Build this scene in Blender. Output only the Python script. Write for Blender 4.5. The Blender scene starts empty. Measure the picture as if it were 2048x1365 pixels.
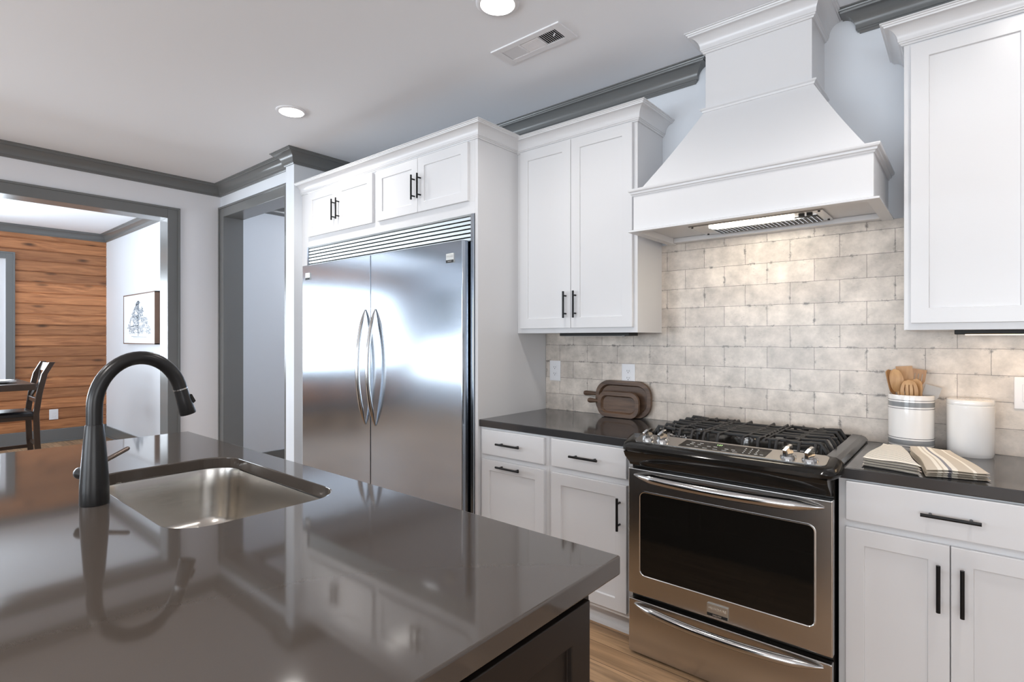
import bpy, bmesh, math, random
from mathutils import Vector, Matrix
random.seed(7)
PI = math.pi
SC = bpy.context.scene
COL = SC.collection

# ------------------------------------------------------------------ camera
cam_d = bpy.data.cameras.new('camera')
cam = bpy.data.objects.new('camera', cam_d); COL.objects.link(cam)
cam.location = (0, 0, 1.36)
cam.rotation_euler = (PI/2, 0, math.radians(40.125))
cam_d.sensor_width = 36; cam_d.sensor_fit = 'HORIZONTAL'
cam_d.lens = 1088/2048*36
cam_d.shift_y = -4.5/2048
cam_d.clip_start = .02
SC.camera = cam

# ------------------------------------------------------------------ world, exposure
w = bpy.data.worlds.new('sky'); SC.world = w; w.use_nodes = True
bg = w.node_tree.nodes['Background']
bg.inputs[0].default_value = (.80, .90, 1.0, 1); bg.inputs[1].default_value = 1.6
SC.view_settings.view_transform = 'Standard'; SC.view_settings.look = 'None'
SC.view_settings.exposure = 0.32; SC.view_settings.gamma = 1
SC.view_settings.use_curve_mapping = False
SC.cycles.use_denoising = True
SC.cycles.max_bounces = 9; SC.cycles.diffuse_bounces = 5; SC.cycles.glossy_bounces = 4
SC.cycles.caustics_reflective = False; SC.cycles.caustics_refractive = False
SC.cycles.sample_clamp_indirect = 6

def area(name, loc, rot, sx, sy, power, color, spread=180):
    l = bpy.data.lights.new(name, 'AREA'); l.shape = 'RECTANGLE'; l.size = sx; l.size_y = sy
    l.energy = power; l.color = color; l.spread = math.radians(spread)
    o = bpy.data.objects.new(name, l); COL.objects.link(o); o.location = loc; o.rotation_euler = rot
    return o
DAY = (.82, .91, 1.0)
# daylight lamps outside the windows; rear and right ones are added fill
UP = math.radians(30)      # window lamps tilted upward to brighten the ceiling
area('daylight_dining_window', (-9.36, -.94, 1.58), (0, -PI/2-UP, 0), 1.52, 4.0, 120, DAY, 130)
area('daylight_dining_side_window', (-7.2, -3.48, 1.45), (PI/2+UP, 0, 0), 3.0, 1.9, 120, DAY, 130)
area('rear_window_fill', (-2.9, -5.70, 1.45), (PI/2+UP, 0, 0), 3.4, 2.0, 115, DAY, 140)  # added for soft front light on the cabinets, as is the next
area('rear_window_fill', (1.3, -5.70, 1.45), (PI/2+UP, 0, 0), 3.0, 2.0, 90, (.92, .96, 1.0), 140)
area('side_window_fill', (3.42, -1.5, 1.45), (0, PI/2+UP, 0), 1.9, 3.0, 35, (1.0, .98, .95))  # weak fill from an added, unseen right-hand window

# ------------------------------------------------------------------ materials
def newmat(name):
    m = bpy.data.materials.new(name); m.use_nodes = True
    nt = m.node_tree; return m, nt, nt.nodes['Principled BSDF'], nt.nodes, nt.links
def N(nodes, t, **k):
    n = nodes.new(t)
    for a, v in k.items(): setattr(n, a, v)
    return n
def plain(name, col, rough=.5, metal=0, bump=0, bscale=300, coat=0, spec=.5, var=0, vscale=8, stretch=(1, 1, 1), aniso=0, rvar=0):
    m, nt, b, nd, ln = newmat(name)
    b.inputs['Base Color'].default_value = (*col, 1); b.inputs['Roughness'].default_value = rough
    b.inputs['Metallic'].default_value = metal; b.inputs['Specular IOR Level'].default_value = spec
    b.inputs['Coat Weight'].default_value = coat
    if aniso: b.inputs['Anisotropic'].default_value = aniso
    g = N(nd, 'ShaderNodeNewGeometry'); mp = N(nd, 'ShaderNodeMapping'); mp.inputs['Scale'].default_value = stretch
    ln.new(g.outputs['Position'], mp.inputs['Vector'])
    n = N(nd, 'ShaderNodeTexNoise'); n.inputs['Scale'].default_value = vscale; n.inputs['Detail'].default_value = 5
    ln.new(mp.outputs[0], n.inputs['Vector'])
    if var or not (bump or rvar):
        v = var or .02
        r = N(nd, 'ShaderNodeMapRange'); r.inputs[3].default_value = 1-v; r.inputs[4].default_value = 1+v
        ln.new(n.outputs['Fac'], r.inputs[0])
        mx = N(nd, 'ShaderNodeVectorMath', operation='SCALE'); mx.inputs[0].default_value = col
        ln.new(r.outputs[0], mx.inputs['Scale']); ln.new(mx.outputs[0], b.inputs['Base Color'])
    if rvar:
        r = N(nd, 'ShaderNodeMapRange'); r.inputs[3].default_value = max(.02, rough-rvar); r.inputs[4].default_value = rough+rvar
        ln.new(n.outputs['Fac'], r.inputs[0]); ln.new(r.outputs[0], b.inputs['Roughness'])
    if bump:
        n2 = N(nd, 'ShaderNodeTexNoise'); n2.inputs['Scale'].default_value = bscale; n2.inputs['Detail'].default_value = 2
        ln.new(mp.outputs[0], n2.inputs['Vector'])
        bp = N(nd, 'ShaderNodeBump'); bp.inputs['Strength'].default_value = bump; bp.inputs['Distance'].default_value = .001
        ln.new(n2.outputs['Fac'], bp.inputs['Height']); ln.new(bp.outputs[0], b.inputs['Normal'])
    return m
def emit(name, col, s):
    m, nt, b, nd, ln = newmat(name)
    b.inputs['Base Color'].default_value = (*col, 1)
    b.inputs['Emission Color'].default_value = (*col, 1); b.inputs['Emission Strength'].default_value = s
    return m

M = {}
M['wall'] = plain('wall_paint', (.80, .80, .825), .6, bump=.08, bscale=500)
M['wall_light'] = plain('wall_paint_light', (.73, .76, .80), .6, bump=.08, bscale=500)
M['ceiling'] = plain('ceiling_paint', (.89, .91, .945), .7, bump=.08, bscale=400)
M['cab'] = plain('cabinet_enamel', (.70, .70, .71), .26, var=.008, vscale=3)
M['grey'] = plain('grey_trim_enamel', (.160, .164, .162), .22, var=.02)
M['black'] = plain('black_pull', (.012, .012, .013), .35, metal=.6)
M['steel'] = plain('brushed_steel', (.45, .495, .555), .15, metal=1, rvar=.02, vscale=30, stretch=(.3, .3, 20))
M['steel_satin'] = plain('satin_steel', (.40, .42, .42), .34, metal=1, rvar=.02)
M['steel_warm'] = plain('range_steel', (.56, .54, .52), .24, metal=1, rvar=.02, vscale=30, stretch=(.3, .3, 20))
M['sinksteel'] = plain('sink_steel', (.58, .55, .51), .24, metal=1, rvar=.04, vscale=20, stretch=(1, 1, 12))
M['chrome'] = plain('polished_chrome', (.52, .52, .52), .10, metal=1, var=.01)
M['chrome_satin'] = plain('satin_bar_metal', (.55, .545, .54), .15, metal=1, var=.01)
M['bronze'] = plain('dark_bronze', (.018, .017, .017), .28, metal=.35, var=.1)
M['lever'] = plain('lever_bronze', (.20, .16, .14), .25, metal=.9, var=.05)
M['enamel'] = plain('black_enamel', (.010, .009, .008), .14, spec=.35, var=.02)
M['iron'] = plain('cast_iron', (.022, .021, .021), .5, bump=.3, bscale=600)
M['darkgap'] = plain('dark_recess', (.006, .006, .006), .6, var=.02)
M['espresso'] = plain('espresso_wood', (.014, .010, .008), .42, spec=.3, var=.15, vscale=10, stretch=(1, 1, .1))
M['chairwood'] = plain('dark_chair_wood', (.045, .028, .020), .28, var=.2, vscale=10, stretch=(3, 3, .3))
M['leather'] = plain('black_seat_leather', (.012, .012, .014), .32, bump=.3, bscale=400)
M['ceramic'] = plain('white_ceramic', (.82, .80, .78), .10, coat=.5, var=.01)
M['ceramic_grey'] = plain('grey_glaze', (.24, .25, .26), .15, coat=.4, var=.02)
M['ceramic_line'] = plain('dark_glaze_line', (.08, .08, .085), .2, var=.02)
M['plastic'] = plain('white_plastic', (.80, .80, .82), .3, var=.01)
M['silicone'] = plain('grey_silicone', (.42, .41, .40), .4, var=.02)
M['canvas'] = plain('canvas', (.80, .81, .83), .7, bump=.2, bscale=900)
M['pencil'] = plain('pencil_grey', (.31, .35, .40), .7, var=.1, vscale=60)
M['plaque'] = plain('badge_silver', (.62, .61, .58), .3, metal=.9, var=.03, vscale=200)
M['etched'] = plain('badge_lettering', (.85, .83, .78), .25, metal=.8, var=.02)
M['legend'] = plain('control_legend', (.55, .56, .54), .5, var=.02)
M['lamp_can'] = emit('ceiling_light_lens', (1, .96, .90), 9)
M['lamp_hood'] = emit('hood_light_lens', (1, .90, .74), 20)
M['lamp_warm'] = emit('cabinet_light_lens', (1, .74, .45), 4)
M['clock'] = emit('clock_digits', (.5, .8, .3), .6)

def glass_dark():
    m, nt, b, nd, ln = newmat('oven_glass')
    b.inputs['Base Color'].default_value = (.008, .007, .006, 1); b.inputs['Roughness'].default_value = .04
    b.inputs['IOR'].default_value = 1.5; b.inputs['Specular IOR Level'].default_value = .35
    return m
M['ovenglass'] = glass_dark()
def clear_glass():
    m, nt, b, nd, ln = newmat('window_glass')
    out = nd['Material Output']
    tr = N(nd, 'ShaderNodeBsdfTransparent'); gl = N(nd, 'ShaderNodeBsdfGlossy'); gl.inputs['Roughness'].default_value = .03
    fr = N(nd, 'ShaderNodeFresnel'); fr.inputs[0].default_value = 1.45
    mx = N(nd, 'ShaderNodeMixShader')
    ln.new(fr.outputs[0], mx.inputs[0]); ln.new(tr.outputs[0], mx.inputs[1]); ln.new(gl.outputs[0], mx.inputs[2])
    ln.new(mx.outputs[0], out.inputs['Surface'])
    return m
M['glass'] = clear_glass()

def quartz(name, base, rough):
    m, nt, b, nd, ln = newmat(name)
    g = N(nd, 'ShaderNodeNewGeometry')
    n1 = N(nd, 'ShaderNodeTexNoise'); n1.inputs['Scale'].default_value = 900; n1.inputs['Detail'].default_value = 3
    n2 = N(nd, 'ShaderNodeTexNoise'); n2.inputs['Scale'].default_value = 5; n2.inputs['Detail'].default_value = 4
    ln.new(g.outputs['Position'], n1.inputs['Vector']); ln.new(g.outputs['Position'], n2.inputs['Vector'])
    a = N(nd, 'ShaderNodeMath', operation='ADD'); ln.new(n1.outputs['Fac'], a.inputs[0]); ln.new(n2.outputs['Fac'], a.inputs[1])
    r = N(nd, 'ShaderNodeMapRange'); r.inputs[1].default_value = .6; r.inputs[2].default_value = 1.4
    r.inputs[3].default_value = .95; r.inputs[4].default_value = 1.05
    ln.new(a.outputs[0], r.inputs[0])
    s = N(nd, 'ShaderNodeVectorMath', operation='SCALE'); s.inputs[0].default_value = base
    ln.new(r.outputs[0], s.inputs['Scale']); ln.new(s.outputs[0], b.inputs['Base Color'])
    b.inputs['Roughness'].default_value = rough; b.inputs['Specular IOR Level'].default_value = .55
    return m
M['island_top'] = quartz('taupe_quartz', (.070, .057, .048), .06)
M['counter'] = quartz('charcoal_quartz', (.040, .0395, .041), .09)

def planks_mat():   # oak floor boards running along x
    m, nt, b, nd, ln = newmat('oak_floor')
    g = N(nd, 'ShaderNodeNewGeometry')
    br = N(nd, 'ShaderNodeTexBrick'); br.offset = .37
    br.inputs['Scale'].default_value = 1; br.inputs['Brick Width'].default_value = 1.5; br.inputs['Row Height'].default_value = .127
    br.inputs['Mortar Size'].default_value = .0015; br.inputs['Bias'].default_value = 0
    br.inputs['Color1'].default_value = (.30, .175, .09, 1); br.inputs['Color2'].default_value = (.47, .30, .17, 1)
    br.inputs['Mortar'].default_value = (.06, .035, .02, 1)
    of = N(nd, 'ShaderNodeVectorMath', operation='ADD'); of.inputs[1].default_value = (30.3, 30.02, 0)
    ln.new(g.outputs['Position'], of.inputs[0]); ln.new(of.outputs[0], br.inputs['Vector'])
    mp = N(nd, 'ShaderNodeMapping'); mp.inputs['Scale'].default_value = (1.3, 16, 1)
    ln.new(g.outputs['Position'], mp.inputs['Vector'])
    n = N(nd, 'ShaderNodeTexNoise'); n.inputs['Scale'].default_value = 2.2; n.inputs['Detail'].default_value = 6; n.inputs['Distortion'].default_value = .8
    ln.new(mp.outputs[0], n.inputs['Vector'])
    r = N(nd, 'ShaderNodeMapRange'); r.inputs[1].default_value = .3; r.inputs[2].default_value = .7; r.inputs[3].default_value = .62; r.inputs[4].default_value = 1.28
    ln.new(n.outputs['Fac'], r.inputs[0])
    s = N(nd, 'ShaderNodeVectorMath', operation='SCALE'); ln.new(br.outputs['Color'], s.inputs[0]); ln.new(r.outputs[0], s.inputs['Scale'])
    ln.new(s.outputs[0], b.inputs['Base Color']); b.inputs['Roughness'].default_value = .42; b.inputs['Specular IOR Level'].default_value = .35
    return m
M['floor'] = planks_mat()

def pine_mat():     # horizontal pine boards on a wall in the y-z plane
    m, nt, b, nd, ln = newmat('pine_boards')
    g = N(nd, 'ShaderNodeNewGeometry')
    at = N(nd, 'ShaderNodeAttribute'); at.attribute_name = 'board'
    mp = N(nd, 'ShaderNodeMapping'); mp.inputs['Scale'].default_value = (1, 1.2, 14)
    ln.new(g.outputs['Position'], mp.inputs['Vector'])
    sh = N(nd, 'ShaderNodeVectorMath', operation='MULTIPLY_ADD'); sh.inputs[1].default_value = (0, 37, 0)
    ln.new(at.outputs['Vector'], sh.inputs[0]); ln.new(mp.outputs[0], sh.inputs[2])
    n = N(nd, 'ShaderNodeTexNoise'); n.inputs['Scale'].default_value = 1.5; n.inputs['Detail'].default_value = 7; n.inputs['Distortion'].default_value = 1.6
    ln.new(sh.outputs[0], n.inputs['Vector'])
    cr = N(nd, 'ShaderNodeValToRGB')
    cr.color_ramp.elements[0].position = .25; cr.color_ramp.elements[0].color = (.25, .088, .032, 1)
    cr.color_ramp.elements[1].position = .72; cr.color_ramp.elements[1].color = (.60, .265, .11, 1)
    ln.new(n.outputs['Fac'], cr.inputs[0])
    mp2 = N(nd, 'ShaderNodeMapping'); mp2.inputs['Scale'].default_value = (1, 2.2, 7)
    ln.new(g.outputs['Position'], mp2.inputs['Vector'])
    sh2 = N(nd, 'ShaderNodeVectorMath', operation='MULTIPLY_ADD'); sh2.inputs[1].default_value = (0, 19, 0)
    ln.new(at.outputs['Vector'], sh2.inputs[0]); ln.new(mp2.outputs[0], sh2.inputs[2])
    v = N(nd, 'ShaderNodeTexVoronoi'); v.inputs['Scale'].default_value = 1.0; ln.new(sh2.outputs[0], v.inputs['Vector'])
    r = N(nd, 'ShaderNodeMapRange'); r.inputs[1].default_value = .05; r.inputs[2].default_value = .20; r.inputs[3].default_value = .22; r.inputs[4].default_value = 1
    ln.new(v.outputs['Distance'], r.inputs[0])
    mv = N(nd, 'ShaderNodeMapRange'); mv.inputs[3].default_value = .72; mv.inputs[4].default_value = 1.25
    ln.new(at.outputs['Fac'], mv.inputs[0])
    mu = N(nd, 'ShaderNodeMath', operation='MULTIPLY'); ln.new(r.outputs[0], mu.inputs[0]); ln.new(mv.outputs[0], mu.inputs[1])
    s = N(nd, 'ShaderNodeVectorMath', operation='SCALE'); ln.new(cr.outputs[0], s.inputs[0]); ln.new(mu.outputs[0], s.inputs['Scale'])
    ln.new(s.outputs[0], b.inputs['Base Color']); b.inputs['Roughness'].default_value = .45
    return m
M['pine'] = pine_mat()

def tile_mat():
    m, nt, b, nd, ln = newmat('weathered_brick_tile')
    g = N(nd, 'ShaderNodeNewGeometry')
    sp = N(nd, 'ShaderNodeSeparateXYZ'); ln.new(g.outputs['Position'], sp.inputs[0])
    ax = N(nd, 'ShaderNodeMath', operation='ADD'); ax.inputs[1].default_value = .7513+30*.2032
    az = N(nd, 'ShaderNodeMath', operation='SUBTRACT'); az.inputs[1].default_value = .914
    ln.new(sp.outputs['X'], ax.inputs[0]); ln.new(sp.outputs['Z'], az.inputs[0])
    cb = N(nd, 'ShaderNodeCombineXYZ'); ln.new(ax.outputs[0], cb.inputs[0]); ln.new(az.outputs[0], cb.inputs[1])
    # slight waver of the joints
    nw = N(nd, 'ShaderNodeTexNoise'); nw.inputs['Scale'].default_value = 22; nw.inputs['Detail'].default_value = 3
    ln.new(cb.outputs[0], nw.inputs['Vector'])
    wv = N(nd, 'ShaderNodeVectorMath', operation='MULTIPLY_ADD'); wv.inputs[1].default_value = (.004, .004, 0)
    ln.new(nw.outputs['Color'], wv.inputs[0]); ln.new(cb.outputs[0], wv.inputs[2])
    sb = N(nd, 'ShaderNodeVectorMath', operation='SUBTRACT'); sb.inputs[1].default_value = (.002, .002, 0)
    ln.new(wv.outputs[0], sb.inputs[0])
    def brick(mortar, smooth):
        br = N(nd, 'ShaderNodeTexBrick'); br.offset = .5; br.offset_frequency = 2; br.squash = 1
        br.inputs['Scale'].default_value = 1; br.inputs['Brick Width'].default_value = .2032; br.inputs['Row Height'].default_value = .1016
        br.inputs['Mortar Size'].default_value = mortar; br.inputs['Mortar Smooth'].default_value = smooth
        ln.new(sb.outputs[0], br.inputs['Vector']); return br
    br = brick(.0009, .2)
    br.inputs['Color1'].default_value = (.60, .535, .475, 1); br.inputs['Color2'].default_value = (.74, .665, .59, 1)
    br.inputs['Mortar'].default_value = (.16, .145, .13, 1)
    edge = brick(.011, 1.0)
    # cloudy mottling
    n1 = N(nd, 'ShaderNodeTexNoise'); n1.inputs['Scale'].default_value = 11; n1.inputs['Detail'].default_value = 6; n1.inputs['Roughness'].default_value = .65
    ln.new(cb.outputs[0], n1.inputs['Vector'])
    r1 = N(nd, 'ShaderNodeMapRange'); r1.inputs[1].default_value = .3; r1.inputs[2].default_value = .7; r1.inputs[3].default_value = .66; r1.inputs[4].default_value = 1.14
    ln.new(n1.outputs['Fac'], r1.inputs[0])
    # worn dark edges
    n2 = N(nd, 'ShaderNodeTexNoise'); n2.inputs['Scale'].default_value = 21; n2.inputs['Detail'].default_value = 7; n2.inputs['Roughness'].default_value = .7
    ln.new(cb.outputs[0], n2.inputs['Vector'])
    r2 = N(nd, 'ShaderNodeMapRange'); r2.inputs[1].default_value = .55; r2.inputs[2].default_value = .62
    ln.new(n2.outputs['Fac'], r2.inputs[0])
    mu = N(nd, 'ShaderNodeMath', operation='MULTIPLY'); ln.new(r2.outputs[0], mu.inputs[0]); ln.new(edge.outputs['Fac'], mu.inputs[1])
    # short horizontal cracks and pits
    mp = N(nd, 'ShaderNodeMapping'); mp.inputs['Scale'].default_value = (34, 120, 1); ln.new(cb.outputs[0], mp.inputs['Vector'])
    n3 = N(nd, 'ShaderNodeTexNoise'); n3.inputs['Scale'].default_value = 1.6; n3.inputs['Detail'].default_value = 6; n3.inputs['Roughness'].default_value = .65
    ln.new(mp.outputs[0], n3.inputs['Vector'])
    r3 = N(nd, 'ShaderNodeMapRange'); r3.inputs[1].default_value = .60; r3.inputs[2].default_value = .68; r3.inputs[4].default_value = .8
    ln.new(n3.outputs['Fac'], r3.inputs[0])
    n4 = N(nd, 'ShaderNodeTexNoise'); n4.inputs['Scale'].default_value = 7; n4.inputs['Detail'].default_value = 3
    ln.new(sb.outputs[0], n4.inputs['Vector'])
    r4 = N(nd, 'ShaderNodeMapRange'); r4.inputs[1].default_value = .46; r4.inputs[2].default_value = .64
    ln.new(n4.outputs['Fac'], r4.inputs[0])
    pit = N(nd, 'ShaderNodeMath', operation='MULTIPLY'); ln.new(r3.outputs[0], pit.inputs[0]); ln.new(r4.outputs[0], pit.inputs[1])
    mx0 = N(nd, 'ShaderNodeMath', operation='MAXIMUM'); ln.new(mu.outputs[0], mx0.inputs[0]); ln.new(pit.outputs[0], mx0.inputs[1])
    s = N(nd, 'ShaderNodeVectorMath', operation='SCALE'); ln.new(br.outputs['Color'], s.inputs[0]); ln.new(r1.outputs[0], s.inputs['Scale'])
    mix = N(nd, 'ShaderNodeMix', data_type='RGBA'); mix.inputs['B'].default_value = (.20, .18, .165, 1)
    ln.new(mx0.outputs[0], mix.inputs['Factor']); ln.new(s.outputs[0], mix.inputs['A'])
    ln.new(mix.outputs['Result'], b.inputs['Base Color'])
    b.inputs['Roughness'].default_value = .26
    h = N(nd, 'ShaderNodeMath', operation='MULTIPLY_ADD'); h.inputs[1].default_value = -1; ln.new(br.outputs['Fac'], h.inputs[0])
    h2 = N(nd, 'ShaderNodeMath', operation='MULTIPLY'); h2.inputs[1].default_value = .35; ln.new(n1.outputs['Fac'], h2.inputs[0]); ln.new(h2.outputs[0], h.inputs[2])
    bp = N(nd, 'ShaderNodeBump'); bp.inputs['Strength'].default_value = .5; bp.inputs['Distance'].default_value = .0016
    ln.new(h.outputs[0], bp.inputs['Height']); ln.new(bp.outputs[0], b.inputs['Normal'])
    return m
M['tile'] = tile_mat()

def woodmat(name, c0, c1, rough, scale=(4, 40, 40), ns=1.6):
    m, nt, b, nd, ln = newmat(name)
    tc = N(nd, 'ShaderNodeTexCoord'); mp = N(nd, 'ShaderNodeMapping'); mp.inputs['Scale'].default_value = scale
    ln.new(tc.outputs['Object'], mp.inputs['Vector'])
    n = N(nd, 'ShaderNodeTexNoise'); n.inputs['Scale'].default_value = ns; n.inputs['Detail'].default_value = 6; n.inputs['Distortion'].default_value = .6
    ln.new(mp.outputs[0], n.inputs['Vector'])
    cr = N(nd, 'ShaderNodeValToRGB')
    cr.color_ramp.elements[0].position = .3; cr.color_ramp.elements[0].color = (*c0, 1)
    cr.color_ramp.elements[1].position = .7; cr.color_ramp.elements[1].color = (*c1, 1)
    ln.new(n.outputs['Fac'], cr.inputs[0]); ln.new(cr.outputs[0], b.inputs['Base Color']); b.inputs['Roughness'].default_value = rough
    return m
M['walnut'] = woodmat('walnut_board', (.058, .032, .020), (.145, .086, .053), .42)
M['bamboo'] = woodmat('bamboo', (.42, .22, .085), (.60, .36, .17), .42, (30, 30, 5))
M['bamboo_dark'] = woodmat('darker_bamboo', (.33, .16, .06), (.47, .26, .11), .42, (30, 30, 5))
M['frame_wood'] = plain('picture_frame_wood', (.14, .075, .045), .45, var=.2)

def cloth(name, kind):
    m, nt, b, nd, ln = newmat(name)
    uv = N(nd, 'ShaderNodeUVMap'); uv.uv_map = 'UVMap'
    sp = N(nd, 'ShaderNodeSeparateXYZ'); ln.new(uv.outputs[0], sp.inputs[0])
    cr = N(nd, 'ShaderNodeValToRGB'); cr.color_ramp.interpolation = 'CONSTANT'
    el = cr.color_ramp.elements
    if kind == 'stripe':
        beige, cream, slate = (.58, .52, .44, 1), (.84, .80, .72, 1), (.24, .24, .27, 1)
        st = [(0, beige), (.17, cream), (.24, beige), (.27, cream), (.34, slate), (.40, cream), (.50, beige), (.74, cream), (.79, beige)]
        el[0].position = 0; el[0].color = st[0][1]; el[1].position = st[1][0]; el[1].color = st[1][1]
        for p, c in st[2:]:
            e = el.new(p); e.color = c
        ln.new(sp.outputs['X'], cr.inputs[0])
    else:
        mu = N(nd, 'ShaderNodeMath', operation='MULTIPLY'); mu.inputs[1].default_value = 19; ln.new(sp.outputs['Y'], mu.inputs[0])
        fr = N(nd, 'ShaderNodeMath', operation='FRACT'); ln.new(mu.outputs[0], fr.inputs[0])
        el[0].position = 0; el[0].color = (.13, .12, .12, 1); el[1].position = .27; el[1].color = (.86, .82, .74, 1)
        ln.new(fr.outputs[0], cr.inputs[0])
    ln.new(cr.outputs[0], b.inputs['Base Color']); b.inputs['Roughness'].default_value = .85
    n = N(nd, 'ShaderNodeTexNoise'); n.inputs['Scale'].default_value = 900
    g = N(nd, 'ShaderNodeNewGeometry'); ln.new(g.outputs['Position'], n.inputs['Vector'])
    bp = N(nd, 'ShaderNodeBump'); bp.inputs['Strength'].default_value = .3; bp.inputs['Distance'].default_value = .001
    ln.new(n.outputs['Fac'], bp.inputs['Height']); ln.new(bp.outputs[0], b.inputs['Normal'])
    return m
M['towel_stripe'] = cloth('beige_stripe_cloth', 'stripe')
M['towel_rib'] = cloth('ribbed_cloth', 'rib')

# ------------------------------------------------------------------ mesh helpers
def root_loc(p):
    while p is not None and p.parent is not None: p = p.parent
    return p.location.copy() if p is not None else Vector((0, 0, 0))
class MB:
    def __init__(s): s.bm = bmesh.new()
    def face(s, pts):
        return s.bm.faces.new([s.bm.verts.new(p) for p in pts])
    def box(s, x0, x1, y0, y1, z0, z1):
        v = [s.bm.verts.new((x, y, z)) for x in (x0, x1) for y in (y0, y1) for z in (z0, z1)]
        for f in ((0, 1, 3, 2), (4, 6, 7, 5), (0, 4, 5, 1), (2, 3, 7, 6), (0, 2, 6, 4), (1, 5, 7, 3)):
            s.bm.faces.new([v[i] for i in f])
        return s
    def loft(s, loops, closed=True, cap0=True, cap1=True):
        L = [[s.bm.verts.new(p) for p in lp] for lp in loops]
        n = len(L[0])
        for a, b in zip(L, L[1:]):
            for i in range(n if closed else n-1):
                j = (i+1) % n
                s.bm.faces.new((a[i], a[j], b[j], b[i]))
        if cap0: s.bm.faces.new(L[0][::-1])
        if cap1: s.bm.faces.new(L[-1])
        return s
    def tube(s, path, r, n=14, cap=True, flat=1.0, up=None):
        path = [Vector(p) for p in path]
        rs = r if isinstance(r, (list, tuple)) else [r]*len(path)
        t0 = (path[1]-path[0]).normalized()
        u = Vector(up) if up else (Vector((0, 0, 1)) if abs(t0.z) < .9 else Vector((1, 0, 0)))
        u = (u - t0*u.dot(t0)).normalized()
        loops = []
        for i, p in enumerate(path):
            t = (path[min(i+1, len(path)-1)] - path[max(i-1, 0)]).normalized()
            u = (u - t*u.dot(t)).normalized(); v = t.cross(u)
            loops.append([p + (u*math.cos(2*PI*k/n)*flat + v*math.sin(2*PI*k/n))*rs[i] for k in range(n)])
        return s.loft(loops, True, cap, cap)
    def cyl(s, p, q, r, r2=None, n=20): return s.tube([p, q], [r, r if r2 is None else r2], n)
    def lathe(s, prof, c, n=40, sx=1, sy=1, rot=0):
        loops = []
        for r, z in prof:
            lp = []
            for k in range(n):
                a = 2*PI*k/n; x, y = r*math.cos(a)*sx, r*math.sin(a)*sy
                lp.append((c[0]+x*math.cos(rot)-y*math.sin(rot), c[1]+x*math.sin(rot)+y*math.cos(rot), c[2]+z))
            loops.append(lp)
        return s.loft(loops)
    def prism(s, poly, fn, a0, a1):    # fn(u, v, a) -> point
        return s.loft([[fn(u, v, a0) for u, v in poly], [fn(u, v, a1) for u, v in poly]])
    def sweep(s, path, prof, z0):       # profile (out, up); out is to the right of travel
        P = [Vector((x, y)) for x, y in path]
        def nrm(a, b): d = (b-a).normalized(); return Vector((d.y, -d.x))
        loops = []
        for i, p in enumerate(P):
            n1 = nrm(P[i-1], p) if i else nrm(p, P[1])
            n2 = nrm(p, P[i+1]) if i < len(P)-1 else n1
            m = (n1+n2)/(1+n1.dot(n2))
            loops.append([(p.x+m.x*a, p.y+m.y*a, z0+h) for a, h in prof])
        return s.loft(loops)
    def shaker(s, fn, a0, a1, h0, h1, th=.02, st=.057, rec=.008):   # fn(a, h, out)
        o = [(a0, h0), (a1, h0), (a1, h1), (a0, h1)]
        q = [(a0+st, h0+st), (a1-st, h0+st), (a1-st, h1-st), (a0+st, h1-st)]
        e = .0015
        q2 = [(a0+st+e, h0+st+e), (a1-st-e, h0+st+e), (a1-st-e, h1-st-e), (a0+st+e, h1-st-e)]
        loops = [[fn(a, h, 0) for a, h in o], [fn(a, h, th) for a, h in o], [fn(a, h, th) for a, h in q], [fn(a, h, th-rec) for a, h in q2]]
        return s.loft(loops)
    def add_mesh(s, me, mtx):
        b2 = bmesh.new(); b2.from_mesh(me); b2.transform(mtx)
        t = bpy.data.meshes.new('tmp'); b2.to_mesh(t); b2.free(); s.bm.from_mesh(t); bpy.data.meshes.remove(t)
        return s
    def build(s, name, mat, parent=None, bevel=0, smooth=0, seg=2, loc=None):
        bmesh.ops.recalc_face_normals(s.bm, faces=s.bm.faces[:])
        me = bpy.data.meshes.new(name)
        if parent is not None: off = root_loc(parent)
        elif loc is not None: off = Vector(loc)
        else: off = Vector((0, 0, 0))
        s.bm.transform(Matrix.Translation(-off))
        s.bm.to_mesh(me); s.bm.free()
        me.materials.append(mat)
        o = bpy.data.objects.new(name, me); COL.objects.link(o)
        if parent is not None: o.parent = parent
        else: o.location = off
        if smooth:
            me.polygons.foreach_set('use_smooth', [True]*len(me.polygons)); me.set_sharp_from_angle(angle=math.radians(smooth))
        if bevel:
            md = o.modifiers.new('edge', 'BEVEL'); md.width = bevel; md.segments = seg; md.limit_method = 'ANGLE'; md.angle_limit = math.radians(40)
        return o
def thing(name, label, cat, loc, group=None):
    o = bpy.data.objects.new(name, None); COL.objects.link(o); o.location = loc; o.empty_display_size = .05
    return tag(o, label, cat, group)
def tag(o, label, cat, group=None, kind=None):
    o['label'] = label; o['category'] = cat
    if group: o['group'] = group
    if kind: o['kind'] = kind
    return o
def struct(o): o['kind'] = 'structure'; return o
def B(x0, x1, y0, y1, z0, z1): return MB().box(x0, x1, y0, y1, z0, z1)
def text_mesh(body, size, depth):
    cu = bpy.data.curves.new('t', 'FONT'); cu.body = body; cu.size = size; cu.extrude = depth; cu.align_x = 'CENTER'; cu.align_y = 'CENTER'; cu.resolution_u = 3
    ob = bpy.data.objects.new('t', cu); COL.objects.link(ob)
    dg = bpy.context.evaluated_depsgraph_get(); dg.update()
    me = bpy.data.meshes.new_from_object(ob.evaluated_get(dg))
    bpy.data.objects.remove(ob); return me
FACE_FRONT = Matrix.Rotation(PI/2, 4, 'X')     # text lying in xy -> facing -y
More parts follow.
